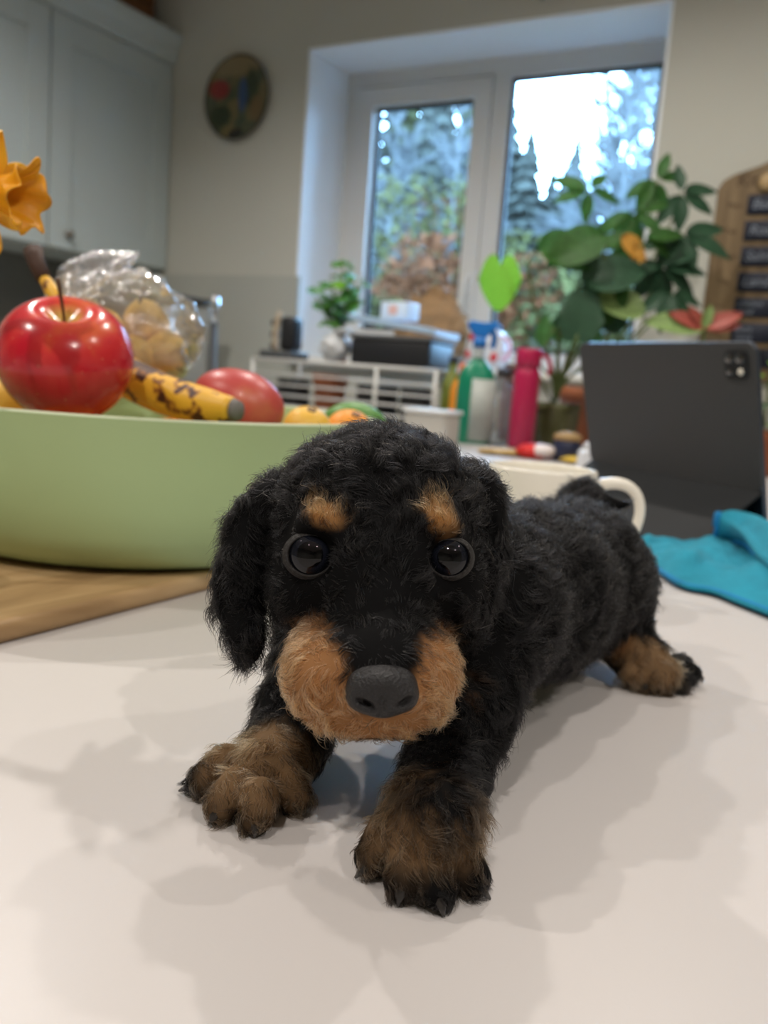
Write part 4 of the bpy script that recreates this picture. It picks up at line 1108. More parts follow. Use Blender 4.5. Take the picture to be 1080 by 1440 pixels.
pl = thing('wall_plate', 'round painted plate in dark greens, red and blue hanging on the wall beside the window', 'plate', tuple(RM(-2.137, WV - 0.0005, 1.073)), ROOMROT)
pm = MB().lathe([(0.0004, 0.006), (0.09, 0.006), (0.10, 0.008), (0.132, 0.018), (0.141, 0.022), (0.1415, 0.019), (0.10, 0.002), (0.0004, 0.0)], 56)
pm.v = [(x, -z, y) for x, y, z in pm.v]
pm.build('dish', M_plate, pl)
rmb = MB().lathe([(0.137, 0.0195), (0.1405, 0.0235), (0.1435, 0.0215), (0.1415, 0.017)], 56); rmb.v = [(x, -z, y) for x, y, z in rmb.v]
rmb.build('rim', mat('plate_rim', (0.06, 0.05, 0.035), 0.3), pl)

# small hooks above the window
for i, u_ in enumerate((-1.03, -0.965, -0.90)):
    h_ = thing('wall_hook', ['left one of three small metal hooks above the window', 'middle one of three small metal hooks above the window', 'right one of three small metal hooks above the window'][i], 'hook', tuple(RM(u_, WV - 0.0005, 1.262)), ROOMROT, 'hooks above the window')
    MB().box((0, -0.003, 0.02), (0.016, 0.005, 0.05)).build('back_plate', M_knob, h_)
    MB().tube(bez((0, -0.004, 0.01), (0, -0.03, 0.0), (0, -0.04, -0.02), (0, -0.035, 0.012), 10), 0.004, 8).build('hook_arm', M_knob, h_)

# ------------------------------------------------------------------ meal planner board on the wall at the right
M_sign = mat('planner_wood', (0.27, 0.175, 0.085), 0.55)
N, L, b = nodes(M_sign); tc = N.new('ShaderNodeTexCoord'); mp = N.new('ShaderNodeMapping'); mp.inputs['Scale'].default_value = (20, 20, 2); L.new(tc.outputs['Object'], mp.inputs['Vector'])
nz = N.new('ShaderNodeTexNoise'); nz.inputs['Scale'].default_value = 2; nz.inputs['Detail'].default_value = 6; L.new(mp.outputs['Vector'], nz.inputs['Vector'])
rp = ramp(N, [(0.3, (0.12, 0.078, 0.035)), (0.55, (0.19, 0.128, 0.062)), (0.75, (0.24, 0.17, 0.09))]); L.new(nz.outputs['Fac'], rp.inputs['Fac']); L.new(rp.outputs['Color'], b.inputs['Base Color'])
M_slate = mat('navy_slate', (0.008, 0.012, 0.026), 0.6)
M_chalk = mat('chalk', (0.22, 0.25, 0.30), 0.9)
M_burn = mat('burnt_mark', (0.07, 0.04, 0.02), 0.8)
sg = thing('meal_planner', 'wooden board with dark chalk strips hanging on the wall behind the plants', 'sign', tuple(RM(-0.47, WV - 0.0015, 0.20)), ROOMROT)
W_, H_ = 0.42, 0.505
poly = [(0, 0), (W_, 0), (W_, H_)]
poly = [(0.0, 0.0), (W_, 0.0)] + [(W_, H_)] + [(W_ - 0.03 - 0.10 * math.sin(a * math.pi / 12) * 0 - (W_ - 0.06) * 0, H_ + 0.03) for a in range(0)]
arc = [(W_ - 0.005 * 0, H_), (W_ - 0.012, H_ + 0.02), (W_ - 0.04, H_ + 0.036), (W_ - 0.10, H_ + 0.055), (W_ / 2 + 0.05, H_ + 0.085), (W_ / 2, H_ + 0.09), (W_ / 2 - 0.05, H_ + 0.085), (0.10, H_ + 0.055), (0.04, H_ + 0.036), (0.012, H_ + 0.02), (0.0, H_)]
poly = [(0, 0), (W_, 0)] + arc
k = len(poly)
smb = MB(); smb.add([(x, 0, z) for x, z in poly] + [(x, -0.016, z) for x, z in poly], [tuple(range(k - 1, -1, -1)), tuple(range(k, 2 * k))] + [(i, (i + 1) % k, k + (i + 1) % k, k + i) for i in range(k)], False)
smb.build('board', M_sign, sg)
def text(s_, x, z, size, m, par, y=-0.0205, ital=0.25, name='lettering'):
    cu = bpy.data.curves.new(name, 'FONT'); cu.body = s_; cu.size = size; cu.shear = ital; cu.extrude = 0.0004; cu.space_character = 1.0
    o = bpy.data.objects.new('lettering_curve', cu); COL.objects.link(o); o.parent = par; o.location = (x, y, z); o.rotation_euler = (math.pi / 2, 0, 0)
    cu.materials.append(m)
    bpy.context.view_layer.update()
    me = bpy.data.meshes.new_from_object(o.evaluated_get(bpy.context.evaluated_depsgraph_get()))
    mo = bpy.data.objects.new(name, me); COL.objects.link(mo); mo.parent = par; mo.location = o.location; mo.rotation_euler = o.rotation_euler
    bpy.data.objects.remove(o); return mo
words = [('Beef', ''), ('Roast', ''), ('Salmon', ''), ('Lamb', ''), ('chicken', 'salad'), ('pasta', 'sauce'), ('fish', '')]
for i in range(7):
    zt = 0.686 - 0.20 - 0.0664 * i
    s1_ = MB().bevbox((0.080 + 0.15, -0.0185, zt - 0.0255), (0.30, 0.004, 0.051), 0.001, 1).build('slate_strip', M_slate, sg)
    w1, w2 = words[i]
    if w2: text(w1, 0.090, zt - 0.022, 0.020, M_chalk, s1_, -0.0211); text(w2, 0.090, zt - 0.043, 0.020, M_chalk, s1_, -0.0211)
    else: text(w1, 0.092, zt - 0.036, 0.034, M_chalk, s1_, -0.0211)
    text(['Mon', 'Tue', 'Wed', 'Thu', 'Fri', 'Sat', 'Sun'][i], 0.030, zt - 0.032, 0.020, M_burn, sg, -0.0166, 0)
text('Kitchen', 0.045, 0.51, 0.045, M_burn, sg, -0.0166, 0.1)
MB().lathe([(0.0004, 0.0), (0.02, 0.001), (0.024, 0.006), (0.015, 0.012), (0.0004, 0.014)], 20).build('wooden_peg', mat('peg_wood', (0.42, 0.29, 0.14), 0.5), sg).location = (0.125, -0.022, 0.515)
sg.children[-1].rotation_euler = (math.pi / 2, 0, 0)

# ------------------------------------------------------------------ leaves and plants
M_leafA = mat('leaf_green', (0.045, 0.13, 0.025), 0.5, spec=0.35, var=0.25, vscale=12)
M_leafB = mat('leaf_dark', (0.020, 0.062, 0.030), 0.5, spec=0.35, var=0.2, vscale=12)
M_leafL = mat('leaf_light', (0.22, 0.48, 0.035), 0.45, var=0.12, vscale=30)
M_leafY = mat('leaf_yellow', (0.50, 0.25, 0.04), 0.5, var=0.3, vscale=30)
M_leafV = mat('leaf_variegated', (0.20, 0.30, 0.10), 0.4, var=0.6, vscale=60)
M_leafR = mat('leaf_red', (0.34, 0.075, 0.055), 0.45, var=0.5, vscale=40)
M_leafH = mat('herb_green', (0.10, 0.27, 0.05), 0.5, var=0.3, vscale=20)
for m_ in (M_leafL, M_leafA, M_leafH):
    N, L, b = nodes(m_); tl = N.new('ShaderNodeBsdfTranslucent'); ms = N.new('ShaderNodeMixShader'); ms.inputs['Fac'].default_value = 0.4
    src = b.inputs['Base Color'].links[0].from_socket; L.new(src, tl.inputs['Color'])
    out = N['Material Output']; L.new(b.outputs[0], ms.inputs[1]); L.new(tl.outputs[0], ms.inputs[2]); L.new(ms.outputs[0], out.inputs['Surface'])
M_soil = mat('potting_soil', (0.03, 0.02, 0.014), 0.95, bump=1, bscale=120)
M_terra = mat('terracotta', (0.33, 0.105, 0.045), 0.7, var=0.12, vscale=20)
M_olive = mat('olive_pot', (0.075, 0.075, 0.022), 0.4, var=0.1, vscale=10)
LEAF = {}
def leaf_mesh(kind):
    if kind in LEAF: return LEAF[kind]
    nu, nv = (10, 6) if kind != 'heart' else (8, 16)
    def fn(u, v):
        s_ = (v - 0.5) * 2
        if kind == 'heart':
            q = abs(s_); xt = 0.34 * q ** 4 - 0.20 * math.sin(math.pi * q ** 0.75); xb = 0.34 + 0.66 * max(0, 1 - q ** 1.7) ** 0.85
            return (xt + (xb - xt) * u, 0.46 * s_, -0.08 * u * u + 0.07 * q)
        elif kind == 'oval':
            w = 0.22 * math.sin(math.pi * u ** 0.85) ** 0.8; x = u; zb = -0.22 * u * u + 0.05 * abs(s_)
        elif kind == 'broad':
            w = 0.33 * math.sin(math.pi * u ** 0.8) ** 0.7; x = u; zb = -0.25 * u * u + 0.07 * abs(s_)
        elif kind == 'herb':
            w = 0.42 * math.sin(math.pi * u ** 0.9) ** 0.6 * (1 + 0.3 * math.sin(u * 14)); x = u; zb = -0.2 * u * u
        else:
            w = 0.14 * math.sin(math.pi * u ** 0.7) ** 0.8; x = u; zb = 0.20 * u - 0.35 * u * u + 0.05 * abs(s_)
        return (x, w * s_, zb)
    mb = MB().grid(fn, nu, nv)
    me = bpy.data.meshes.new('leaf'); me.from_pydata(mb.v, [], mb.f); me.polygons.foreach_set('use_smooth', [True] * len(mb.f)); me.update()
    LEAF[kind] = me; return me
LMESH = {}
def leaf(par, base, d, size, kind, m, nrm=None, name='leaf'):
    """base in world coordinates, d its direction, nrm the way its face looks"""
    key = (kind, m.name)
    if key not in LMESH:
        me = leaf_mesh(kind).copy(); me.materials.clear(); me.materials.append(m); LMESH[key] = me
    o = bpy.data.objects.new(name, LMESH[key]); COL.objects.link(o); o.parent = par
    d = Vector(d).normalized(); nn = Vector(nrm if nrm is not None else (0, 0, 1)); nn = (nn - d * nn.dot(d))
    if nn.length < 1e-3: nn = Vector((1, 0, 0)) - d * d.x
    nn.normalize(); y = nn.cross(d)
    M3 = Matrix((d, y, nn)).transposed()
    loc = Vector(base) - Vector(par.location)
    o.matrix_local = Matrix.Translation(loc) @ (M3 * size).to_4x4()
    return o
def stemtube(par, pts, r, m):
    return put(MB().tube(pts, r, 6), 'stem', m, par)
def pot(par, c, r, h, m, soil=True, name='pot'):
    put(MB().lathe([(0.0004, 0.0), (r * 0.72, 0.0), (r * 0.78, 0.004), (r * 0.96, h * 0.78), (r * 1.06, h * 0.79), (r * 1.08, h), (r * 0.98, h), (r * 0.93, h * 0.8), (r * 0.9, h * 0.78)], 32, c), name, m, par)
    if soil: put(MB().lathe([(0.0004, h * 0.84), (r * 0.95, h * 0.83)], 24, c), 'soil', M_soil, par)
facing = -FW + np.array([0, 0, 0.5])

def at_table(px, py, d):
    p = P(px, py, d); return np.array([p[0], p[1], TZ + 0.0005])
# umbrella plant with palmate leaves in an olive pot
upb = at_table(842, 470, 2.28)
ump = thing('umbrella_plant', 'tall green umbrella plant with palmate leaves in front of the right window pane', 'plant', tuple(upb))
pot(ump, upb, 0.085, 0.15, M_terra)
def palm(par, cpx, cpy, d, lens, angs, m, kind='oval', tilt=0.25, stem_from=None):
    c = P(cpx, cpy, d)
    if stem_from is not None: stemtube(par, bez(stem_from, stem_from + (c - stem_from) * 0.4 + np.array([0, 0, 0.06]), c - np.array([0, 0, 0.07]), c, 8), lerpl([0.005, 0.0022], 9), M_stemg)
    for ln_, an in zip(lens, angs):
        a = math.radians(an); dr = RT * math.cos(a) + UP * math.sin(a) - FW * (tilt * random.uniform(-1, 1.4))
        leaf(par, c + dr * 0.006, dr, S(ln_, d), kind, m, facing + RT * random.uniform(-0.4, 0.4))
M_stemg = mat('plant_stem', (0.10, 0.14, 0.04), 0.6)
top = upb + np.array([0, 0, 0.13])
palm(ump, 828, 268, 2.15, (54, 50, 42, 50, 40), (155, 195, 262, 350, 48), M_leafA, stem_from=top)
palm(ump, 893, 300, 2.15, (60, 56, 52, 50, 48, 44), (200, 235, 270, 60, 20, 320), M_leafA, stem_from=top)
palm(ump, 925, 255, 2.2, (52, 56, 50, 46, 40), (205, 240, 285, 20, 70), M_leafA, stem_from=top)
palm(ump, 958, 272, 2.2, (50, 60, 52, 50, 40), (330, 15, 265, 230, 95), M_leafB, stem_from=top)
palm(ump, 960, 330, 2.15, (70, 64, 60, 62, 50), (335, 15, 195, 230, 285), M_leafB, stem_from=top)
palm(ump, 930, 372, 2.15, (66, 70, 60, 60, 50, 60), (320, 275, 230, 190, 20, 350), M_leafB, stem_from=top)
palm(ump, 905, 335, 2.12, (70, 64, 56, 60), (185, 215, 10, 340), M_leafA, stem_from=top)
palm(ump, 945, 410, 2.12, (56, 60, 52, 50), (300, 250, 210, 345), M_leafB, stem_from=top)
leaf(ump, P(872, 333, 2.1), RT * 0.7 - UP * 0.5, S(50, 2.1), 'broad', M_leafY, facing)
leaf(ump, P(896, 345, 2.1), RT * -0.1 - UP * 1.0, S(40, 2.1), 'oval', M_leafY, facing)
# broad-leaved plant, one fresh pale leaf stretching left
bpb = at_table(790, 470, 2.08)
brd = thing('broad_leaf_plant', 'broad leaved plant in an olive planter with one bright lime heart leaf reaching left', 'plant', tuple(bpb))
put(MB().lathe([(0.0004, 0.0), (0.052, 0.0), (0.056, 0.005), (0.062, 0.09), (0.064, 0.108), (0.058, 0.108), (0.055, 0.085)], 4, bpb), 'pot', M_olive, brd)
put(MB().lathe([(0.0004, 0.094), (0.055, 0.092)], 16, bpb), 'soil', M_soil, brd)
btop = bpb + np.array([0, 0, 0.10])
for (px, py, an, ln_, m_, kd) in ((752, 352, 0, 108, M_leafA, 'broad'), (850, 330, 205, 90, M_leafA, 'broad'), (815, 398, 18, 100, M_leafB, 'broad'), (868, 392, 250, 70, M_leafA, 'broad'), (812, 470, 80, 70, M_leafB, 'heart'), (868, 470, 110, 80, M_leafB, 'broad'),
                              (850, 440, 200, 90, M_leafA, 'broad'), (800, 430, 310, 80, M_leafA, 'oval'), (905, 440, 160, 80, M_leafV, 'broad'), (770, 480, 150, 40, M_leafB, 'oval'), (780, 460, 40, 60, M_leafB, 'oval'), (760, 490, 80, 50, M_leafA, 'oval'), (860, 420, 60, 60, M_leafV, 'oval')):
    a = math.radians(an); c = P(px, py, 2.02 + random.uniform(-0.04, 0.06)); dr = RT * math.cos(a) + UP * math.sin(a) - FW * random.uniform(-0.1, 0.3)
    stemtube(brd, bez(btop, btop + np.array([0, 0, 0.12]), c - dr * 0.05 - np.array([0, 0, 0.04]), c, 8), lerpl([0.004, 0.0022], 9), M_stemg)
    leaf(brd, c, dr, S(ln_, 2.05), kd, m_, facing)
c = P(705, 366, 2.05); lobe = P(704, 371, 2.05)
stemtube(brd, bez(btop, P(735, 500, 2.05), P(722, 380, 2.07), lobe, 12), lerpl([0.003, 0.0018], 13), M_stemg)
leaf(brd, lobe, -UP * 1.0 - RT * 0.05, S(66, 2.05), 'heart', M_leafL, -FW)
# red-leaved plant behind the tablet
rpb = at_table(985, 470, 2.0)
red = thing('red_leaf_plant', 'red and green leaved plant in a terracotta pot behind the tablet', 'plant', tuple(rpb))
pot(red, rpb, 0.055, 0.10, M_terra)
rt_ = rpb + np.array([0, 0, 0.085])
for k in range(14):
    a = k * 2.4; el = 0.5 + 0.5 * random.random()
    dr = np.array([math.cos(a), math.sin(a), el]); leaf(red, rt_ + np.array([0, 0, 0.004 * k]), dr, random.uniform(0.09, 0.14), 'strap', M_leafR if k % 3 else M_leafV, (0, 0, 1))
c = P(990, 462, 1.98)
for (an, ln_, m_) in ((30, 56, M_leafR), (150, 58, M_leafR), (80, 34, M_leafV), (10, 50, M_leafR), (170, 90, M_leafV), (120, 40, M_leafR)):
    a = math.radians(an); leaf(red, c, RT * math.cos(a) + UP * math.sin(a) * 0.8 - FW * 0.3, S(ln_, 1.98), 'oval', m_, facing)
stemtube(red, [rt_, (rt_ + c) / 2 + np.array([0.01, 0, 0]), c], 0.004, M_stemg)
# trailing plant at the right edge behind the tablet
tpb = at_table(1085, 520, 1.75)
trl = thing('trailing_plant', 'grey green leafy plant in a small pot behind the right edge of the tablet', 'plant', tuple(tpb))
pot(trl, tpb, 0.05, 0.09, M_terra)
M_leafG = mat('leaf_grey_green', (0.12, 0.18, 0.12), 0.5, var=0.3, vscale=30)
for k in range(18):
    a = k * 2.4; z_ = 0.07 + 0.010 * k
    stem_end = tpb + np.array([math.cos(a) * 0.03, math.sin(a) * 0.03, z_])
    leaf(trl, stem_end, (math.cos(a), math.sin(a), random.uniform(-0.2, 0.5)), random.uniform(0.05, 0.08), 'broad', M_leafG if k % 3 else M_leafL, (0, 0, 1))
stemtube(trl, [tpb + np.array([0, 0, 0.06]), tpb + np.array([0, 0, 0.26])], 0.003, M_stemg)

# ------------------------------------------------------------------ wire shelf with its load at the left end of the worktop
M_wire = mat('white_wire', (0.62, 0.62, 0.60), 0.4)
M_black = mat('black_plastic', (0.012, 0.013, 0.016), 0.45)
M_dkgrey = mat('dark_grey_metal', (0.07, 0.075, 0.08), 0.5)
rk = thing('wire_rack', 'white wire dish rack standing on the worktop in front of the left window pane', 'rack', tuple(RM(-1.33, 2.22, 0.0005)), ROOMROT)
RWd, RDp, RH = 0.60, 0.24, 0.165
for (x, y) in ((-RWd / 2, -RDp / 2), (RWd / 2, -RDp / 2), (-RWd / 2, RDp / 2), (RWd / 2, RDp / 2), (0.12, -RDp / 2)):
    MB().tube([(x, y, 0), (x, y, RH)], 0.006, 8).build('post', M_wire, rk)
for z_ in (0.035, 0.065, 0.095, 0.125, 0.163):
    for y in (-RDp / 2, RDp / 2):
        MB().tube([(-RWd / 2, y, z_), (RWd / 2, y, z_)], 0.0032 if z_ < 0.16 else 0.006, 8).build('rail', M_wire, rk)
for k in range(13):
    x = -RWd / 2 + 0.02 + k * (RWd - 0.04) / 12
    MB().tube([(x, -RDp / 2, 0.166), (x, RDp / 2, 0.166)], 0.003, 6).build('shelf_wire', M_wire, rk)
def rack_pt(px, py, d=None):       # top of the rack under an image column
    r = ray(px, py); t_ = (RM(0, 2.22, 0) @ VN - CAM @ VN) / (r @ VN); p = CAM + r * t_; return np.array([p[0], p[1], TZ + 0.1705])
# black lidded box with a pale blue tray on top
M_paleblue = mat('pale_blue_plastic', (0.36, 0.50, 0.66), 0.4)
bxp = rack_pt(566, 500)
bb = thing('black_box', 'black lidded storage box on the right end of the wire rack', 'box', tuple(bxp), ROOMROT + 0.1)
MB().bevbox((0, 0, 0.034), (0.235, 0.19, 0.068), 0.006).build('box_body', M_black, bb)
MB().bevbox((0, 0, 0.0745), (0.245, 0.20, 0.012), 0.004).build('box_lid', M_dkgrey, bb)
tr = thing('blue_tray', 'pale blue plastic tray tilted on top of the black box', 'tray', tuple(bxp + np.array([0, 0, 0.083])), ROOMROT + 0.1)
def tilt(p): return (p[0], p[1], p[2] + 0.018 - 0.12 * p[0])
tmb = MB().bevbox((0, 0, 0.005), (0.26, 0.20, 0.008), 0.003); tmb.v = [tilt(p) for p in tmb.v]; tmb.build('tray_base', M_paleblue, tr)
for s_ in (-1, 1):
    e = MB().bevbox((0, s_ * 0.097, 0.013), (0.26, 0.006, 0.012), 0.002); e.v = [tilt(p) for p in e.v]; e.build('tray_edge', M_paleblue, tr)
ctp = bxp + np.array([0, 0, 0.128]) + VN * 0.02 - UT * 0.03
ctn = thing('milk_carton', 'white and pale blue paper carton lying on the tray above the black box', 'carton', tuple(ctp), ROOMROT - 0.2)
MB().bevbox((0, 0, 0.026), (0.095, 0.06, 0.05), 0.003).build('carton_body', mat('carton_white', (0.66, 0.76, 0.86), 0.5), ctn)
MB().box((0.0, -0.0306, 0.028), (0.03, 0.001, 0.025)).build('carton_print', mat('carton_print', (0.75, 0.45, 0.38), 0.5), ctn)
# white carrier bag slumped between the pot and the box
M_wbag = mat('white_carrier', (0.62, 0.64, 0.66), 0.4)
wbp = rack_pt(484, 505) - VN * 0.05
wb = thing('white_bag', 'slumped white carrier bag left of the black box on the rack', 'bag', tuple(wbp))
def wb_fn(p): return 1 + 0.25 * mnoise.noise(Vector(p) * 2.2) + 0.10 * mnoise.noise(Vector(p) * 6)
MB().ball((0, 0, 0.042), (0.045, 0.05, 0.040), 36, 24, wb_fn).build('bag_body', M_wbag, wb)
MB().tube(bez((0.0, 0, 0.06), (0.01, -0.03, 0.09), (0.03, -0.06, 0.095), (0.05, -0.06, 0.08), 10), lerpl([0.016, 0.02, 0.012], 11), 10, flat=0.4).build('bag_neck', M_wbag, wb)
# herb in a pot
hb = rack_pt(462, 500) + VN * 0.05
herb = thing('herb_plant', 'leafy green herb in a terracotta pot on the left end of the wire rack', 'plant', tuple(hb))
pot(herb, hb, 0.034, 0.055, M_terra)
for k in range(13):
    a = k * 2.4; rr = 0.02 + 0.075 * (k / 13); hh = 0.12 + 0.16 * random.random() * (1 - 0.4 * k / 13)
    tipp = hb + np.array([math.cos(a) * rr, math.sin(a) * rr, 0.05 + hh])
    stemtube(herb, bez(hb + np.array([0, 0, 0.045]), hb + np.array([0, 0, 0.10]), tipp - np.array([0, 0, 0.03]), tipp, 6), 0.0016, M_stemg)
    for q in range(7):
        f_ = 0.45 + 0.55 * q / 6; b_ = hb + np.array([0, 0, 0.05]) + (tipp - hb - np.array([0, 0, 0.05])) * f_
        an = q * 2.2 + k; leaf(herb, b_, (math.cos(an), math.sin(an), random.uniform(-0.4, 0.5)), random.uniform(0.030, 0.052), 'herb', M_leafL if (k * 7 + q) % 9 == 0 else M_leafH, (random.uniform(-.5, .5), -0.6, 1))
# black hand blender like gadget with a beige handle
gp = rack_pt(418, 500) - UT * 0.02 - VN * 0.04
gd = thing('kitchen_scale', 'black kitchen gadget with a beige upright handle at the left end of the rack', 'gadget', tuple(gp), ROOMROT)
MB().bevbox((0, 0, 0.011), (0.115, 0.10, 0.022), 0.006).build('gadget_base', M_dkgrey, gd)
MB().bevbox((0.022, 0, 0.072), (0.05, 0.06, 0.10), 0.014).build('gadget_body', M_black, gd)
MB().tube(bez((-0.008, -0.03, 0.02), (-0.016, -0.035, 0.06), (-0.010, -0.035, 0.10), (0.0, -0.03, 0.135), 8), 0.0085, 10).build('handle', mat('beige_plastic', (0.42, 0.34, 0.24), 0.5), gd)
for s_ in range(3): MB().ball((-0.030, -0.01, 0.035 + 0.034 * s_), (0.014, 0.016, 0.012), 12, 8).build('dial', M_black, gd)
# things standing inside the rack
tpp = np.array(rack_pt(463, 560)); tpp[2] = TZ + 0.0005; tpp = tpp + UT * 0.0
tp_ = thing('terracotta_pot', 'empty terracotta pot standing inside the wire rack', 'pot', tuple(tpp))
pot(tp_, tpp, 0.05, 0.135, M_terra, True)
for i, (px, w) in enumerate(((412, 0.10), (530, 0.12), (588, 0.10))):
    q = np.array(rack_pt(px, 560)); q[2] = TZ + 0.0005
    pn_ = thing('saucepan', ['dark saucepan in the left end of the rack', 'dark saucepan in the middle of the rack', 'dark saucepan in the right end of the rack'][i], 'pan', tuple(q), ROOMROT, 'pans in the rack')
    MB().lathe([(0.0004, 0.0), (w * 0.48, 0.0), (w * 0.5, 0.006), (w * 0.5, 0.11), (w * 0.52, 0.113), (w * 0.47, 0.112), (w * 0.47, 0.01), (0.0004, 0.006)], 28).build('pan_body', M_black, pn_)
    MB().tube([(0, w * 0.5, 0.09), (0, w * 0.5 + 0.03, 0.095), (0, w * 0.5 + 0.035, 0.1)], 0.006, 8).build('handle', M_black, pn_)

# ------------------------------------------------------------------ things along the worktop, middle
def on_top(px, py, d): return at_table(px, py, d)
# brown paper bag
M_kraft = mat('kraft_paper', (0.36, 0.225, 0.115), 0.8, var=0.15, vscale=25)
def on_sill(px, py, dv):
    r = ray(px, py); p = CAM + r * ((WV + dv) / (r @ VN)); return np.array([p[0], p[1], TZ + WZ0 + 0.0245])
kb = on_sill(606, 470, 0.09)
kr = thing('paper_bag', 'crumpled brown paper bag on the windowsill between the panes', 'bag', tuple(kb), ROOMROT)
def kr_fn(p):
    q = Vector((p[0], p[1], p[2])) * 2.4
    return 1 + 0.22 * (1 - 2 * abs(mnoise.noise(q))) + 0.16 * mnoise.noise(q * 2.7 + Vector((4, 4, 4)))
kmb = MB().ball((0, 0, 0.11), (0.115, 0.065, 0.11), 44, 30, kr_fn); kmb.v = [(x, y, max(z, 0.0)) for x, y, z in kmb.v]
kmb.build('bag_body', M_kraft, kr)
def krim(u, v):
    th = u * 2 * math.pi; r = 1 + 0.15 * math.sin(5 * th) + 0.1 * math.sin(9 * th + 1)
    return (0.05 * math.cos(th) * r * (1 + 0.3 * v), 0.03 * math.sin(th) * r * (1 + 0.3 * v), 0.195 + 0.045 * v * (1 + 0.5 * math.sin(4 * th)))
MB().grid(krim, 40, 5).build('bag_mouth', M_kraft, kr)
# spray bottle
sb = on_top(668, 560, 2.05)
M_green = mat('green_plastic', (0.003, 0.20, 0.105), 0.3, coat=0.2)
M_blue = mat('blue_trigger', (0.01, 0.16, 0.52), 0.35)
M_label = mat('pale_label', (0.36, 0.39, 0.36), 0.4, var=0.08, vscale=60)
M_clear = mat('milky_plastic', (0.62, 0.68, 0.68), 0.25, trans=0.4)
spz = P(668, 520, 2.05)[2] - TZ
sp_ = thing('spray_bottle', 'green and clear spray bottle with a blue trigger head behind the mug', 'bottle', tuple(sb), ROOMROT + 0.45)
bh = 0.185
prof = [(0.0004, 0.0), (0.040, 0.0), (0.044, 0.006), (0.044, 0.125), (0.043, 0.150), (0.036, 0.172), (0.022, 0.186), (0.013, 0.196), (0.012, 0.205)]
bm_ = MB().lathe(prof, 40); bm_.v = [(x * 1.0, y * 0.62, z) for x, y, z in bm_.v]; bm_.build('bottle_body', M_green, sp_)
lm = []
for i in range(13):
    th = math.radians(-104 + i * 12.0); lm.append((0.0449 * math.cos(th), 0.0448 * 0.62 * math.sin(th)))
lab = MB(); lab.add([(x, y, 0.008) for x, y in lm] + [(x, y, 0.150) for x, y in lm], [(i, i + 1, 13 + i + 1, 13 + i) for i in range(12)])
lo_ = lab.build('label', M_label, sp_); sol = lo_.modifiers.new('thickness', 'SOLIDIFY'); sol.thickness = 0.0006; sol.offset = 1
MB().lathe([(0.0125, 0.198), (0.0125, 0.222), (0.010, 0.224)], 20).build('neck', M_clear, sp_)
hd_ = MB(); hd_.lathe([(0.0004, 0.222), (0.0155, 0.222), (0.0155, 0.244), (0.0004, 0.245)], 20)
hd_.build('collar', M_blue, sp_)
hq = [(-0.032, 0.270), (-0.014, 0.246), (0.014, 0.244), (0.030, 0.262), (0.042, 0.272), (0.036, 0.282), (0.006, 0.278), (-0.026, 0.281)]
k = len(hq); h2 = MB(); h2.add([(x, -0.012, z) for x, z in hq] + [(x, 0.012, z) for x, z in hq], [tuple(range(k)), tuple(range(2 * k - 1, k - 1, -1))] + [((i + 1) % k, i, k + i, k + (i + 1) % k) for i in range(k)], False)
ho = h2.build('trigger_head', M_blue, sp_); bv = ho.modifiers.new('soft', 'BEVEL'); bv.width = 0.003; bv.segments = 2
MB().tube(bez((0.026, 0, 0.262), (0.034, 0, 0.250), (0.034, 0, 0.236), (0.028, 0, 0.222), 8), 0.0045, 8, flat=1.6).build('trigger', M_blue, ho)
MB().tube([(0.038, 0, 0.269), (0.047, 0, 0.269)], 0.006, 10).build('nozzle', M_blue, ho)
# clear bottle and glass beside it
cbp = on_top(704, 560, 2.10)
cb_ = thing('clear_bottle', 'clear colourless bottle between the spray bottle and the crimson flask', 'bottle', tuple(cbp))
MB().lathe([(0.0004, 0.0), (0.030, 0.0), (0.032, 0.004), (0.032, 0.10), (0.028, 0.125), (0.014, 0.145), (0.012, 0.165)], 28).build('bottle_body', clear_plastic('clear_bottle_plastic', (0.86, 0.88, 0.86), 1.0, 0.05, haze=0.22), cb_)
MB().lathe([(0.0004, 0.160), (0.0145, 0.160), (0.0145, 0.178), (0.0004, 0.180)], 20).build('cap', mat('dark_cap', (0.05, 0.05, 0.055), 0.4), cb_)
# crimson flask
fp = on_top(738, 560, 2.02)
M_crim = mat('crimson_flask', (0.40, 0.008, 0.065), 0.35, coat=0.15)
fk = thing('crimson_flask', 'tall slim crimson drinks flask behind the mug', 'flask', tuple(fp))
MB().lathe([(0.0004, 0.0), (0.028, 0.0), (0.030, 0.003), (0.030, 0.165), (0.027, 0.178), (0.024, 0.183), (0.024, 0.186)], 32).build('flask_body', M_crim, fk)
cp = MB().lathe([(0.0004, 0.186), (0.0275, 0.186), (0.029, 0.189), (0.029, 0.222), (0.027, 0.226), (0.0004, 0.226)], 32).build('cap', M_crim, fk)
MB().tube(bez(np.array([0.026, -0.006, 0.215]), np.array([0.045, -0.01, 0.212]), np.array([0.055, -0.012, 0.19]), np.array([0.046, -0.01, 0.17]), 10), 0.0045, 8).build('carry_loop', M_crim, cp)
# brown jar behind the flask
jp = on_top(722, 560, 2.28)
jr = thing('brown_jar', 'small dark brown jar half hidden by the crimson flask', 'jar', tuple(jp))
MB().lathe([(0.0004, 0.0), (0.033, 0.0), (0.036, 0.004), (0.036, 0.15), (0.028, 0.165), (0.028, 0.172)], 28).build('jar_body', mat('brown_glass', (0.07, 0.03, 0.02), 0.15), jr)
MB().lathe([(0.0004, 0.172), (0.031, 0.172), (0.031, 0.195), (0.0004, 0.196)], 28).build('lid', mat('jar_lid', (0.10, 0.045, 0.03), 0.4), jr)
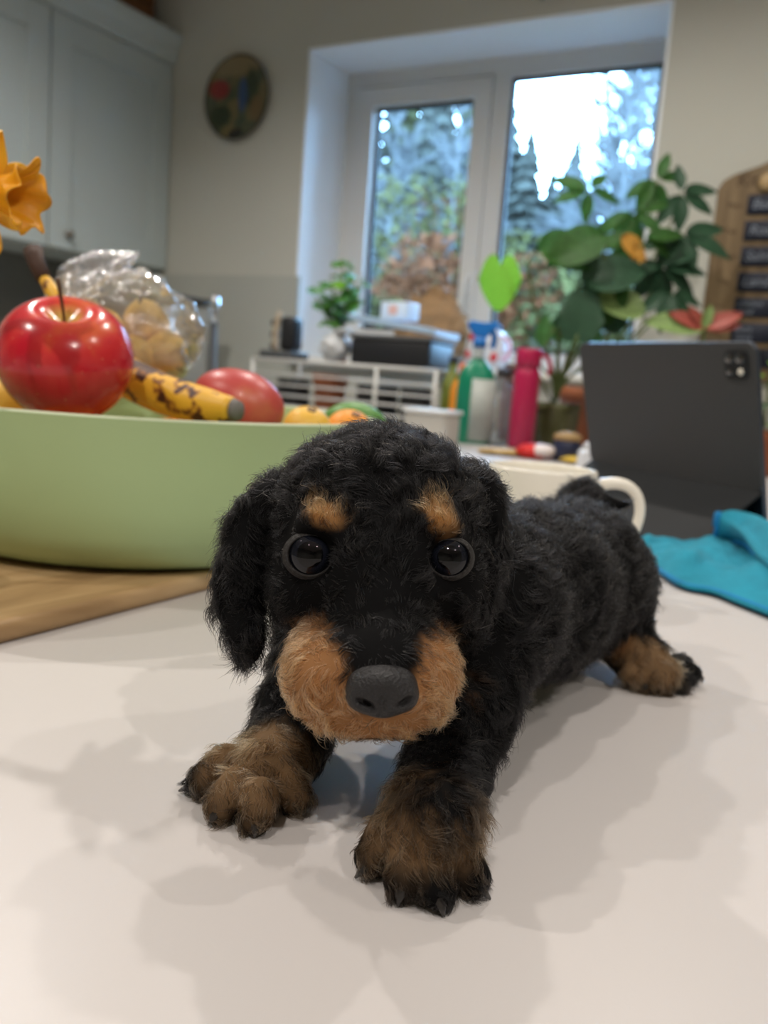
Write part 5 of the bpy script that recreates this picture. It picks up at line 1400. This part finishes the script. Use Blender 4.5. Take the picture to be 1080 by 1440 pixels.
# white and red round toy-like bottle on the sill behind the spray bottle
wp = on_sill(688, 470, 0.05)
wt_ = thing('white_jug', 'round white jug with red dots on the sill behind the spray bottle', 'jug', tuple(wp), ROOMROT)
M_wplast = mat('white_plastic', (0.72, 0.74, 0.78), 0.35)
MB().lathe([(0.0004, 0.0), (0.055, 0.0), (0.066, 0.01), (0.072, 0.05), (0.066, 0.09), (0.048, 0.115), (0.034, 0.122), (0.036, 0.135), (0.030, 0.135), (0.028, 0.12), (0.0004, 0.10)], 32).build('jug_body', M_wplast, wt_)
M_redp = mat('red_dot', (0.62, 0.03, 0.03), 0.4)
for (a, z_, r) in ((-120, 0.092, 0.014), (-95, 0.108, 0.011), (-52, 0.035, 0.015), (-125, 0.04, 0.013)):
    rr = np.interp(z_, [0.01, 0.05, 0.09, 0.115], [0.066, 0.072, 0.066, 0.048]) - 0.001
    MB().ball((rr * math.cos(math.radians(a)), rr * math.sin(math.radians(a)), z_), (r, r * 0.5, r), 14, 8).build('red_dot', M_redp, wt_)
MB().tube(bez((0.05, -0.02, 0.10), (0.10, -0.04, 0.10), (0.10, -0.04, 0.03), (0.062, -0.025, 0.03), 12), 0.007, 10).build('handle', mat('pink_plastic', (0.75, 0.45, 0.55), 0.4), wt_)
# orange bottle and olive bottle
ob = on_top(648, 560, 2.30)
og = thing('orange_bottle', 'orange squeezy bottle between the black box and the spray bottle', 'bottle', tuple(ob))
MB().lathe([(0.0004, 0.0), (0.027, 0.0), (0.029, 0.004), (0.029, 0.12), (0.022, 0.14), (0.012, 0.15), (0.011, 0.158)], 24).build('bottle_body', mat('orange_plastic', (0.75, 0.27, 0.02), 0.35), og)
MB().lathe([(0.0004, 0.155), (0.014, 0.155), (0.012, 0.18), (0.005, 0.19), (0.0004, 0.19)], 20).build('cap', mat('coral_cap', (0.70, 0.16, 0.06), 0.4), og)
ob2 = on_top(634, 560, 2.36)
og2 = thing('olive_bottle', 'olive green bottle behind the orange bottle', 'bottle', tuple(ob2))
MB().lathe([(0.0004, 0.0), (0.026, 0.0), (0.028, 0.004), (0.028, 0.13), (0.018, 0.155), (0.011, 0.17), (0.011, 0.19)], 24).build('bottle_body', mat('olive_plastic', (0.16, 0.19, 0.03), 0.3), og2)
MB().lathe([(0.0004, 0.188), (0.013, 0.188), (0.013, 0.205), (0.0004, 0.206)], 20).build('cap', M_black, og2)
# white tub nearer to us
wtp = on_top(607, 600, 1.9)
tub = thing('white_tub', 'low white plastic tub behind the puppy head', 'tub', tuple(wtp), ROOMROT)
MB().bevbox((0, 0, 0.035), (0.10, 0.08, 0.07), 0.010).build('tub_body', mat('cream_plastic', (0.5, 0.48, 0.43), 0.45), tub)
MB().bevbox((0, 0, 0.073), (0.106, 0.086, 0.009), 0.003).build('lid', mat('cream_lid', (0.66, 0.65, 0.60), 0.4), tub)
# yellow and red wrappers at the far end of the table
def wrap(px, py, z, size, m, name, label, rz_=0.0, seed=0):
    c = G(px, py); t = thing(name, label, 'packet', (c[0], c[1], TZ + 0.0006 + z), rz_)
    def fn(p):
        q = Vector(p) * 2.5 + Vector((seed, 0, 0)); return 1 + 0.2 * (1 - 2 * abs(mnoise.noise(q))) + 0.1 * mnoise.noise(q * 3)
    w = MB().ball((0, 0, size[2]), size, 30, 20, fn); w.v = [(x, y, max(0, z_)) for x, y, z_ in w.v]
    w.build('wrapper', m[0], t)
    if len(m) > 1:
        w2 = MB().ball((size[0] * 0.45, -size[1] * 0.4, size[2] * 1.25), (size[0] * 0.62, size[1] * 0.75, size[2] * 0.85), 24, 16, fn); w2.build('printed_side', m[1], t)
    return t
M_redw = mat('red_wrapper', (0.62, 0.02, 0.02), 0.3); M_whw = mat('white_wrapper', (0.70, 0.62, 0.60), 0.35); M_yelw = mat('yellow_wrapper', (0.72, 0.50, 0.08), 0.4)
wrap(752, 645, 0.0, (0.036, 0.03, 0.014), (M_redw, M_whw), 'sweet_packet', 'crumpled red and white packet just behind the mug rim', -0.3, 3)
wrap(812, 652, 0.0, (0.030, 0.03, 0.006), (M_yelw,), 'yellow_packet', 'flat yellow packet right of the red packet', 0.2, 5)
wrap(705, 640, 0.0, (0.045, 0.03, 0.006), (mat('tan_wrapper', (0.55, 0.38, 0.14), 0.5),), 'biscuit_packet', 'flat golden packet left of the red packet', 0.1, 8)
# white charger block leaning by the tablet
wc = at_table(826, 640, 1.35)
ch = thing('white_charger', 'white charger block standing between the mug and the tablet', 'charger', tuple(wc), 0.3)
MB().bevbox((0, 0, 0.026), (0.024, 0.024, 0.052), 0.005).build('charger_body', M_wplast, ch)
MB().tube(bez((0, 0, 0.05), (0.0, 0.0, 0.075), (0.02, 0.05, 0.06), (0.03, 0.09, 0.004), 12), 0.0022, 8).build('cable', M_wplast, ch)
# rolled newspaper and jar behind the white charger
kn = at_table(800, 600, 1.75)
kj = thing('storage_jar', 'small navy and brown storage jar behind the mug near the tablet', 'jar', tuple(kn))
MB().lathe([(0.0004, 0.0), (0.026, 0.0), (0.028, 0.003), (0.028, 0.035), (0.024, 0.042)], 24).build('jar_body', mat('navy_glaze', (0.02, 0.025, 0.06), 0.3), kj)
MB().lathe([(0.0004, 0.042), (0.027, 0.042), (0.027, 0.052), (0.010, 0.058), (0.0004, 0.058)], 24).build('lid', mat('tan_lid', (0.35, 0.23, 0.10), 0.5), kj)

# ------------------------------------------------------------------ left end: kettle, jar, tap, pan
M_chrome = mat('chrome', (0.7, 0.72, 0.74), 0.18, metal=1.0)
kp = P(248, 430, 3.0); kp = np.array([kp[0], kp[1], TZ + 0.0005])
kt = thing('coffee_maker', 'pale grey coffee maker in the corner of the worktop', 'appliance', tuple(kp), ROOMROT)
M_pale = mat('pale_grey_plastic', (0.40, 0.41, 0.39), 0.35)
MB().bevbox((0, 0.02, 0.165), (0.13, 0.16, 0.33), 0.015).build('appliance_body', M_pale, kt)
MB().bevbox((0, 0.0, 0.345), (0.15, 0.20, 0.024), 0.008).build('top_lid', M_dkgrey, kt)
MB().bevbox((0, -0.075, 0.02), (0.12, 0.05, 0.04), 0.006).build('drip_tray', M_dkgrey, kt)
gj = P(222, 400, 2.72); gj = np.array([gj[0], gj[1], TZ + 0.0005])
jj = thing('storage_canister', 'pale storage canister with a round knob lid beside the coffee maker', 'canister', tuple(gj))
MB().lathe([(0.0004, 0), (0.058, 0), (0.062, 0.006), (0.062, 0.31), (0.056, 0.318)], 32).build('canister_body', mat('pale_ceramic', (0.46, 0.47, 0.45), 0.3), jj)
ld = MB().lathe([(0.0004, 0.318), (0.064, 0.318), (0.064, 0.335), (0.045, 0.352), (0.014, 0.358)], 32).build('lid', M_pale, jj)
MB().ball((0, 0, 0.376), 0.020, 18, 12).build('knob', M_pale, ld)
tpx = P(300, 470, 2.75); tpx = np.array([tpx[0], tpx[1], TZ + 0.0005])
tpn = thing('tap', 'slim upright dark tap with a chrome top against the grey wall', 'tap', tuple(tpx), ROOMROT)
zt_ = P(298, 415, 2.75)[2] - TZ
MB().lathe([(0.0004, 0), (0.026, 0), (0.026, 0.012), (0.014, 0.018), (0.0125, zt_ - 0.085), (0.0004, zt_ - 0.085)], 20).build('tap_column', M_dkgrey, tpn)
MB().lathe([(0.0004, zt_ - 0.085), (0.0165, zt_ - 0.085), (0.0165, zt_ - 0.012), (0.010, zt_), (0.0004, zt_)], 20).build('tap_top', M_chrome, tpn)
MB().tube(bez((0, 0, 0.04), (0.06, -0.06, 0.075), (0.12, -0.08, 0.07), (0.20, -0.10, 0.035), 10), 0.009, 8).build('spout', M_black, tpn)
fpx = at_table(335, 520, 2.30)
fpn = thing('frying_pan', 'black frying pan on the worktop below the tap', 'pan', tuple(fpx), ROOMROT + 2.6)
MB().lathe([(0.0004, 0.0), (0.085, 0.0), (0.11, 0.038), (0.113, 0.040), (0.108, 0.038), (0.083, 0.004), (0.0004, 0.003)], 36).build('pan_body', M_black, fpn)
MB().tube(bez((0.11, 0, 0.036), (0.15, 0, 0.055), (0.19, 0, 0.065), (0.24, 0, 0.07), 8), lerpl([0.008, 0.010, 0.009], 9), 10).build('handle', M_black, fpn)
# ------------------------------------------------------------------ the garden and the wooded hillside beyond the glass
M_hill = mat('hillside', (0.14, 0.10, 0.06), 0.95, spec=0.02)
N, L, b = nodes(M_hill); tc = N.new('ShaderNodeTexCoord'); nz = N.new('ShaderNodeTexNoise'); nz.inputs['Scale'].default_value = 1.6; nz.inputs['Detail'].default_value = 8
L.new(tc.outputs['Object'], nz.inputs['Vector'])
rp = ramp(N, [(0.3, (0.02, 0.026, 0.012)), (0.48, (0.06, 0.04, 0.025)), (0.6, (0.08, 0.075, 0.04)), (0.75, (0.11, 0.075, 0.05))]); L.new(nz.outputs['Fac'], rp.inputs['Fac']); L.new(rp.outputs['Color'], b.inputs['Base Color'])
def hillz(v, u=0): return -TZ - 0.05 + max(0, v - 4.0) * 0.16 + 0.15 * mnoise.noise(Vector((u * 0.4, v * 0.4, 0)))
def hill(a, c):
    u_ = -16 + 34 * a; v_ = 2.95 + 30 * c * c; return (u_, v_, hillz(v_, u_))
hl = MB().grid(hill, 60, 50).build('hillside_ground', M_hill, None, o0, ROOMROT)
tag(hl, 'mottled brown and green hillside outside the window', 'ground', kind='structure')
M_bark = mat('bark', (0.04, 0.034, 0.028), 0.9, spec=0.02, var=0.3, vscale=4)
M_birch = mat('hazy_bark', (0.095, 0.092, 0.090), 0.9, spec=0.02, var=0.3, vscale=6)  # bark lightened so the outdoor haze sits in its colour
M_con = mat('conifer_needles', (0.022, 0.021, 0.009), 0.8, spec=0.02, var=0.35, vscale=3)
M_con2 = mat('blue_green_needles', (0.038, 0.037, 0.030), 0.8, spec=0.02, var=0.3, vscale=3)
M_rust = mat('rusty_bracken', (0.085, 0.028, 0.012), 0.9, spec=0.02, var=0.4, vscale=5)
M_hedge = mat('hedge_green', (0.045, 0.040, 0.014), 0.85, spec=0.02, var=0.4, vscale=5)
def foot(px, v):                   # ground point below an image column on a line v behind the window
    r = ray(px, 300); p = CAM + r * ((v) / (r @ VN)); u_ = p @ UT
    return RM(u_, v, hillz(v, u_))
def top_z(px, py, v):
    r = ray(px, py); p = CAM + r * (v / (r @ VN)); return p[2]
def conifer(px, py, v, label, m, wid=0.22):
    b_ = foot(px, v); H = top_z(px, py, v) - b_[2]
    t = thing('conifer', label, 'tree', tuple(b_), random.uniform(0, 6), 'conifers on the hillside')
    MB().tube([(0, 0, 0), (0, 0, H * 0.98)], [H * 0.018, H * 0.004], 7).build('trunk', M_bark, t)
    cr = MB(); tiers = 17
    for k in range(tiers):
        z0_ = H * (0.12 + 0.86 * k / tiers); r = H * wid * (1 - k / tiers) ** 0.85 + 0.02; nb = 11
        for q in range(nb):
            a = 2 * math.pi * (q + 0.5 * (k % 2) + random.uniform(-0.3, 0.3)) / nb; rr = r * random.uniform(0.65, 1.1)
            d = np.array([math.cos(a), math.sin(a), 0]); s_ = np.array([-math.sin(a), math.cos(a), 0]); w = rr * 0.30
            z_ = z0_ + H * 0.02 * random.random(); dz = H * 0.05
            cr.add([d * 0.02 + [0, 0, z_ + dz], d * rr * 0.55 + s_ * w + [0, 0, z_ - dz * 0.1], d * rr + [0, 0, z_ - dz * 0.6], d * rr * 0.55 - s_ * w + [0, 0, z_ - dz * 0.1], d * rr * 0.5 + [0, 0, z_ - dz * 0.9]],
                   [(0, 1, 2), (0, 2, 3), (0, 4, 1), (1, 4, 2), (2, 4, 3), (3, 4, 0)], False)
    c_ = cr.build('crown', m, t); c_['kind'] = 'stuff'
def bare_tree(px, py, v, label, m, seed, dens=5):
    r_ = random.Random(seed); b_ = foot(px, v); H = top_z(px, py, v) - b_[2]
    t = thing('bare_tree', label, 'tree', tuple(b_), 0, 'bare winter trees')
    lean = r_.uniform(-0.03, 0.03)
    MB().tube([(lean * H * k / 8 + r_.uniform(-.02, .02), r_.uniform(-.02, .02), H * k / 8) for k in range(9)], lerpl([H * 0.012, H * 0.003], 9), 7).build('trunk', m, t)
    br = MB()
    def branch(p, d, ln_, rad_, lv):
        n_ = 4; pts = [p]
        for i in range(n_):
            d = d + np.array([r_.uniform(-.22, .22), r_.uniform(-.22, .22), r_.uniform(-.05, .22)]); d /= np.linalg.norm(d); pts.append(pts[-1] + d * ln_ / n_)
        br.tube(pts, lerpl([rad_, rad_ * 0.35], n_ + 1), 4, False)
        if lv > 0:
            for i in range(1, n_ + 1):
                for q in range(2):
                    dd = d + np.array([r_.uniform(-.9, .9), r_.uniform(-.9, .9), r_.uniform(-.3, .6)]); dd /= np.linalg.norm(dd)
                    branch(pts[i], dd, ln_ * r_.uniform(0.35, 0.55), rad_ * 0.5, lv - 1)
    for k in range(22 + dens * 2):
        z_ = H * r_.uniform(0.25, 0.95); a = r_.uniform(0, 6.28)
        branch(np.array([lean * z_, 0, z_]), np.array([math.cos(a), math.sin(a), r_.uniform(0.3, 0.9)]), H * 0.22 * (1.15 - z_ / H), H * 0.0068, 2)
    o = br.build('branches', m, t); o['kind'] = 'stuff'
def shrub(px, py, v, rx, m, label, seed):
    c = foot(px, v); zt = top_z(px, py, v); H = max(0.25, zt - c[2])
    t = thing('shrub', label, 'shrub', tuple(c), seed, 'shrubs on the hillside')
    r_ = random.Random(seed); mb = MB()
    for k in range(900):
        z_ = r_.random() ** 0.8; a = r_.uniform(0, 6.28); rr = rx * math.sqrt(r_.random()) * (1.05 - 0.6 * z_ ** 2)
        p = np.array([rr * math.cos(a), rr * math.sin(a), H * z_]); s_ = r_.uniform(0.03, 0.085) * (0.6 + rx * 0.3)
        d1 = np.array([r_.gauss(0, 1), r_.gauss(0, 1), r_.gauss(0, 1)]); d1 /= np.linalg.norm(d1); d2 = np.cross(d1, [0.3, 0.5, 0.8]); d2 /= np.linalg.norm(d2)
        mb.add([p - d1 * s_, p + d2 * s_ * 0.5, p + d1 * s_, p - d2 * s_ * 0.5], [(0, 1, 2, 3)], False)
    f_ = mb.build('foliage', m, t); f_['kind'] = 'stuff'
    MB().tube([(0, 0, 0), (0.02, 0, H * 0.6)], [0.03, 0.012], 6).build('stem', M_bark, t)
# left pane: dense mixed wood
for i, (px, py, v) in enumerate(((505, 40, 15), (560, 20, 17), (612, 60, 16), (655, 30, 18), (590, 110, 13))):
    conifer(px, py, v, ['dark conifer at the left end of the wood behind the left pane', 'tall conifer behind the middle of the left pane', 'conifer right of the middle behind the left pane', 'tall conifer hidden by the window mullion', 'shorter conifer in front of the wood behind the left pane'][i], M_con if i % 2 else M_con2, 0.2)
# right pane: conifers falling away from the mullion, then bare trees
for i, (px, py, v) in enumerate(((702, 110, 15), (738, 175, 14), (772, 235, 16), (802, 190, 19), (832, 260, 15), (885, 250, 16), (935, 230, 17))):
    conifer(px, py, v, ['conifer next to the mullion behind the right pane', 'second conifer from the mullion behind the right pane', 'short conifer below the bright patch of sky', 'slim far conifer at the right of the sky patch', 'short conifer behind the umbrella plant', 'conifer below the bare trees', 'conifer at the right edge of the right pane'][i], M_con2, 0.27)
for i, (px, py, v) in enumerate(((850, 50, 11), (880, -20, 10), (925, -20, 12), (955, -30, 11), (903, -10, 13), (640, 90, 11), (545, 100, 10))):
    bare_tree(px, py, v, ['bare tree nearest the sky patch behind the right pane', 'tall bare tree in the middle of the right pane', 'tall bare tree near the right edge of the window', 'bare tree hidden by the right wall', 'thin bare tree behind the taller ones', 'bare tree in front of the conifers behind the left pane', 'bare tree at the left of the left pane'][i], M_birch, 20 + i)
for i, (px, py, v) in enumerate(((690, 300, 22), (725, 285, 23), (758, 300, 22), (792, 290, 23), (822, 300, 22), (858, 280, 23), (905, 290, 22), (950, 280, 23))):
    conifer(px, py, v, 'small far conifer on the ridge behind the right pane, ' + ['beside the mullion', 'second from the mullion', 'third from the mullion', 'below the sky patch', 'behind the palmate leaves', 'left of the bare trees', 'behind the bare trees', 'farthest right'][i], M_con2, 0.34)
for i, (px, py, v, rx, k) in enumerate(((520, 330, 7.5, 0.5, 1), (560, 250, 9.0, 0.9, 1), (600, 330, 7.0, 0.55, 0), (640, 360, 6.5, 0.5, 0), (580, 390, 6.0, 0.45, 0), (540, 420, 5.6, 0.4, 1), (625, 270, 9.5, 0.9, 0), (655, 250, 9.0, 0.7, 1),
                                       (720, 330, 9.0, 0.8, 1), (760, 360, 8.0, 0.7, 0), (805, 370, 8.5, 0.8, 1), (745, 420, 6.5, 0.5, 0), (700, 400, 6.8, 0.5, 1), (860, 360, 8, 0.8, 1), (790, 430, 6.5, 0.5, 1), (500, 390, 6.5, 0.45, 0))):
    shrub(px, py, v, rx, (M_rust, M_hedge)[k], ('rusty brown' if k == 0 else 'grey green') + ' shrub outside, ' + ['low at the left of the left pane', 'high in the middle of the left pane', 'in the middle of the left pane', 'at the right of the left pane', 'at the foot of the left pane', 'nearest at the left of the left pane', 'high right of the left pane', 'behind the mullion',
        'right of the mullion', 'low left in the right pane', 'behind the palmate leaves', 'above the crimson flask', 'behind the lime heart leaf', 'behind the umbrella plant', 'behind the broad leaves', 'at the left edge of the left pane'][i], 40 + i)
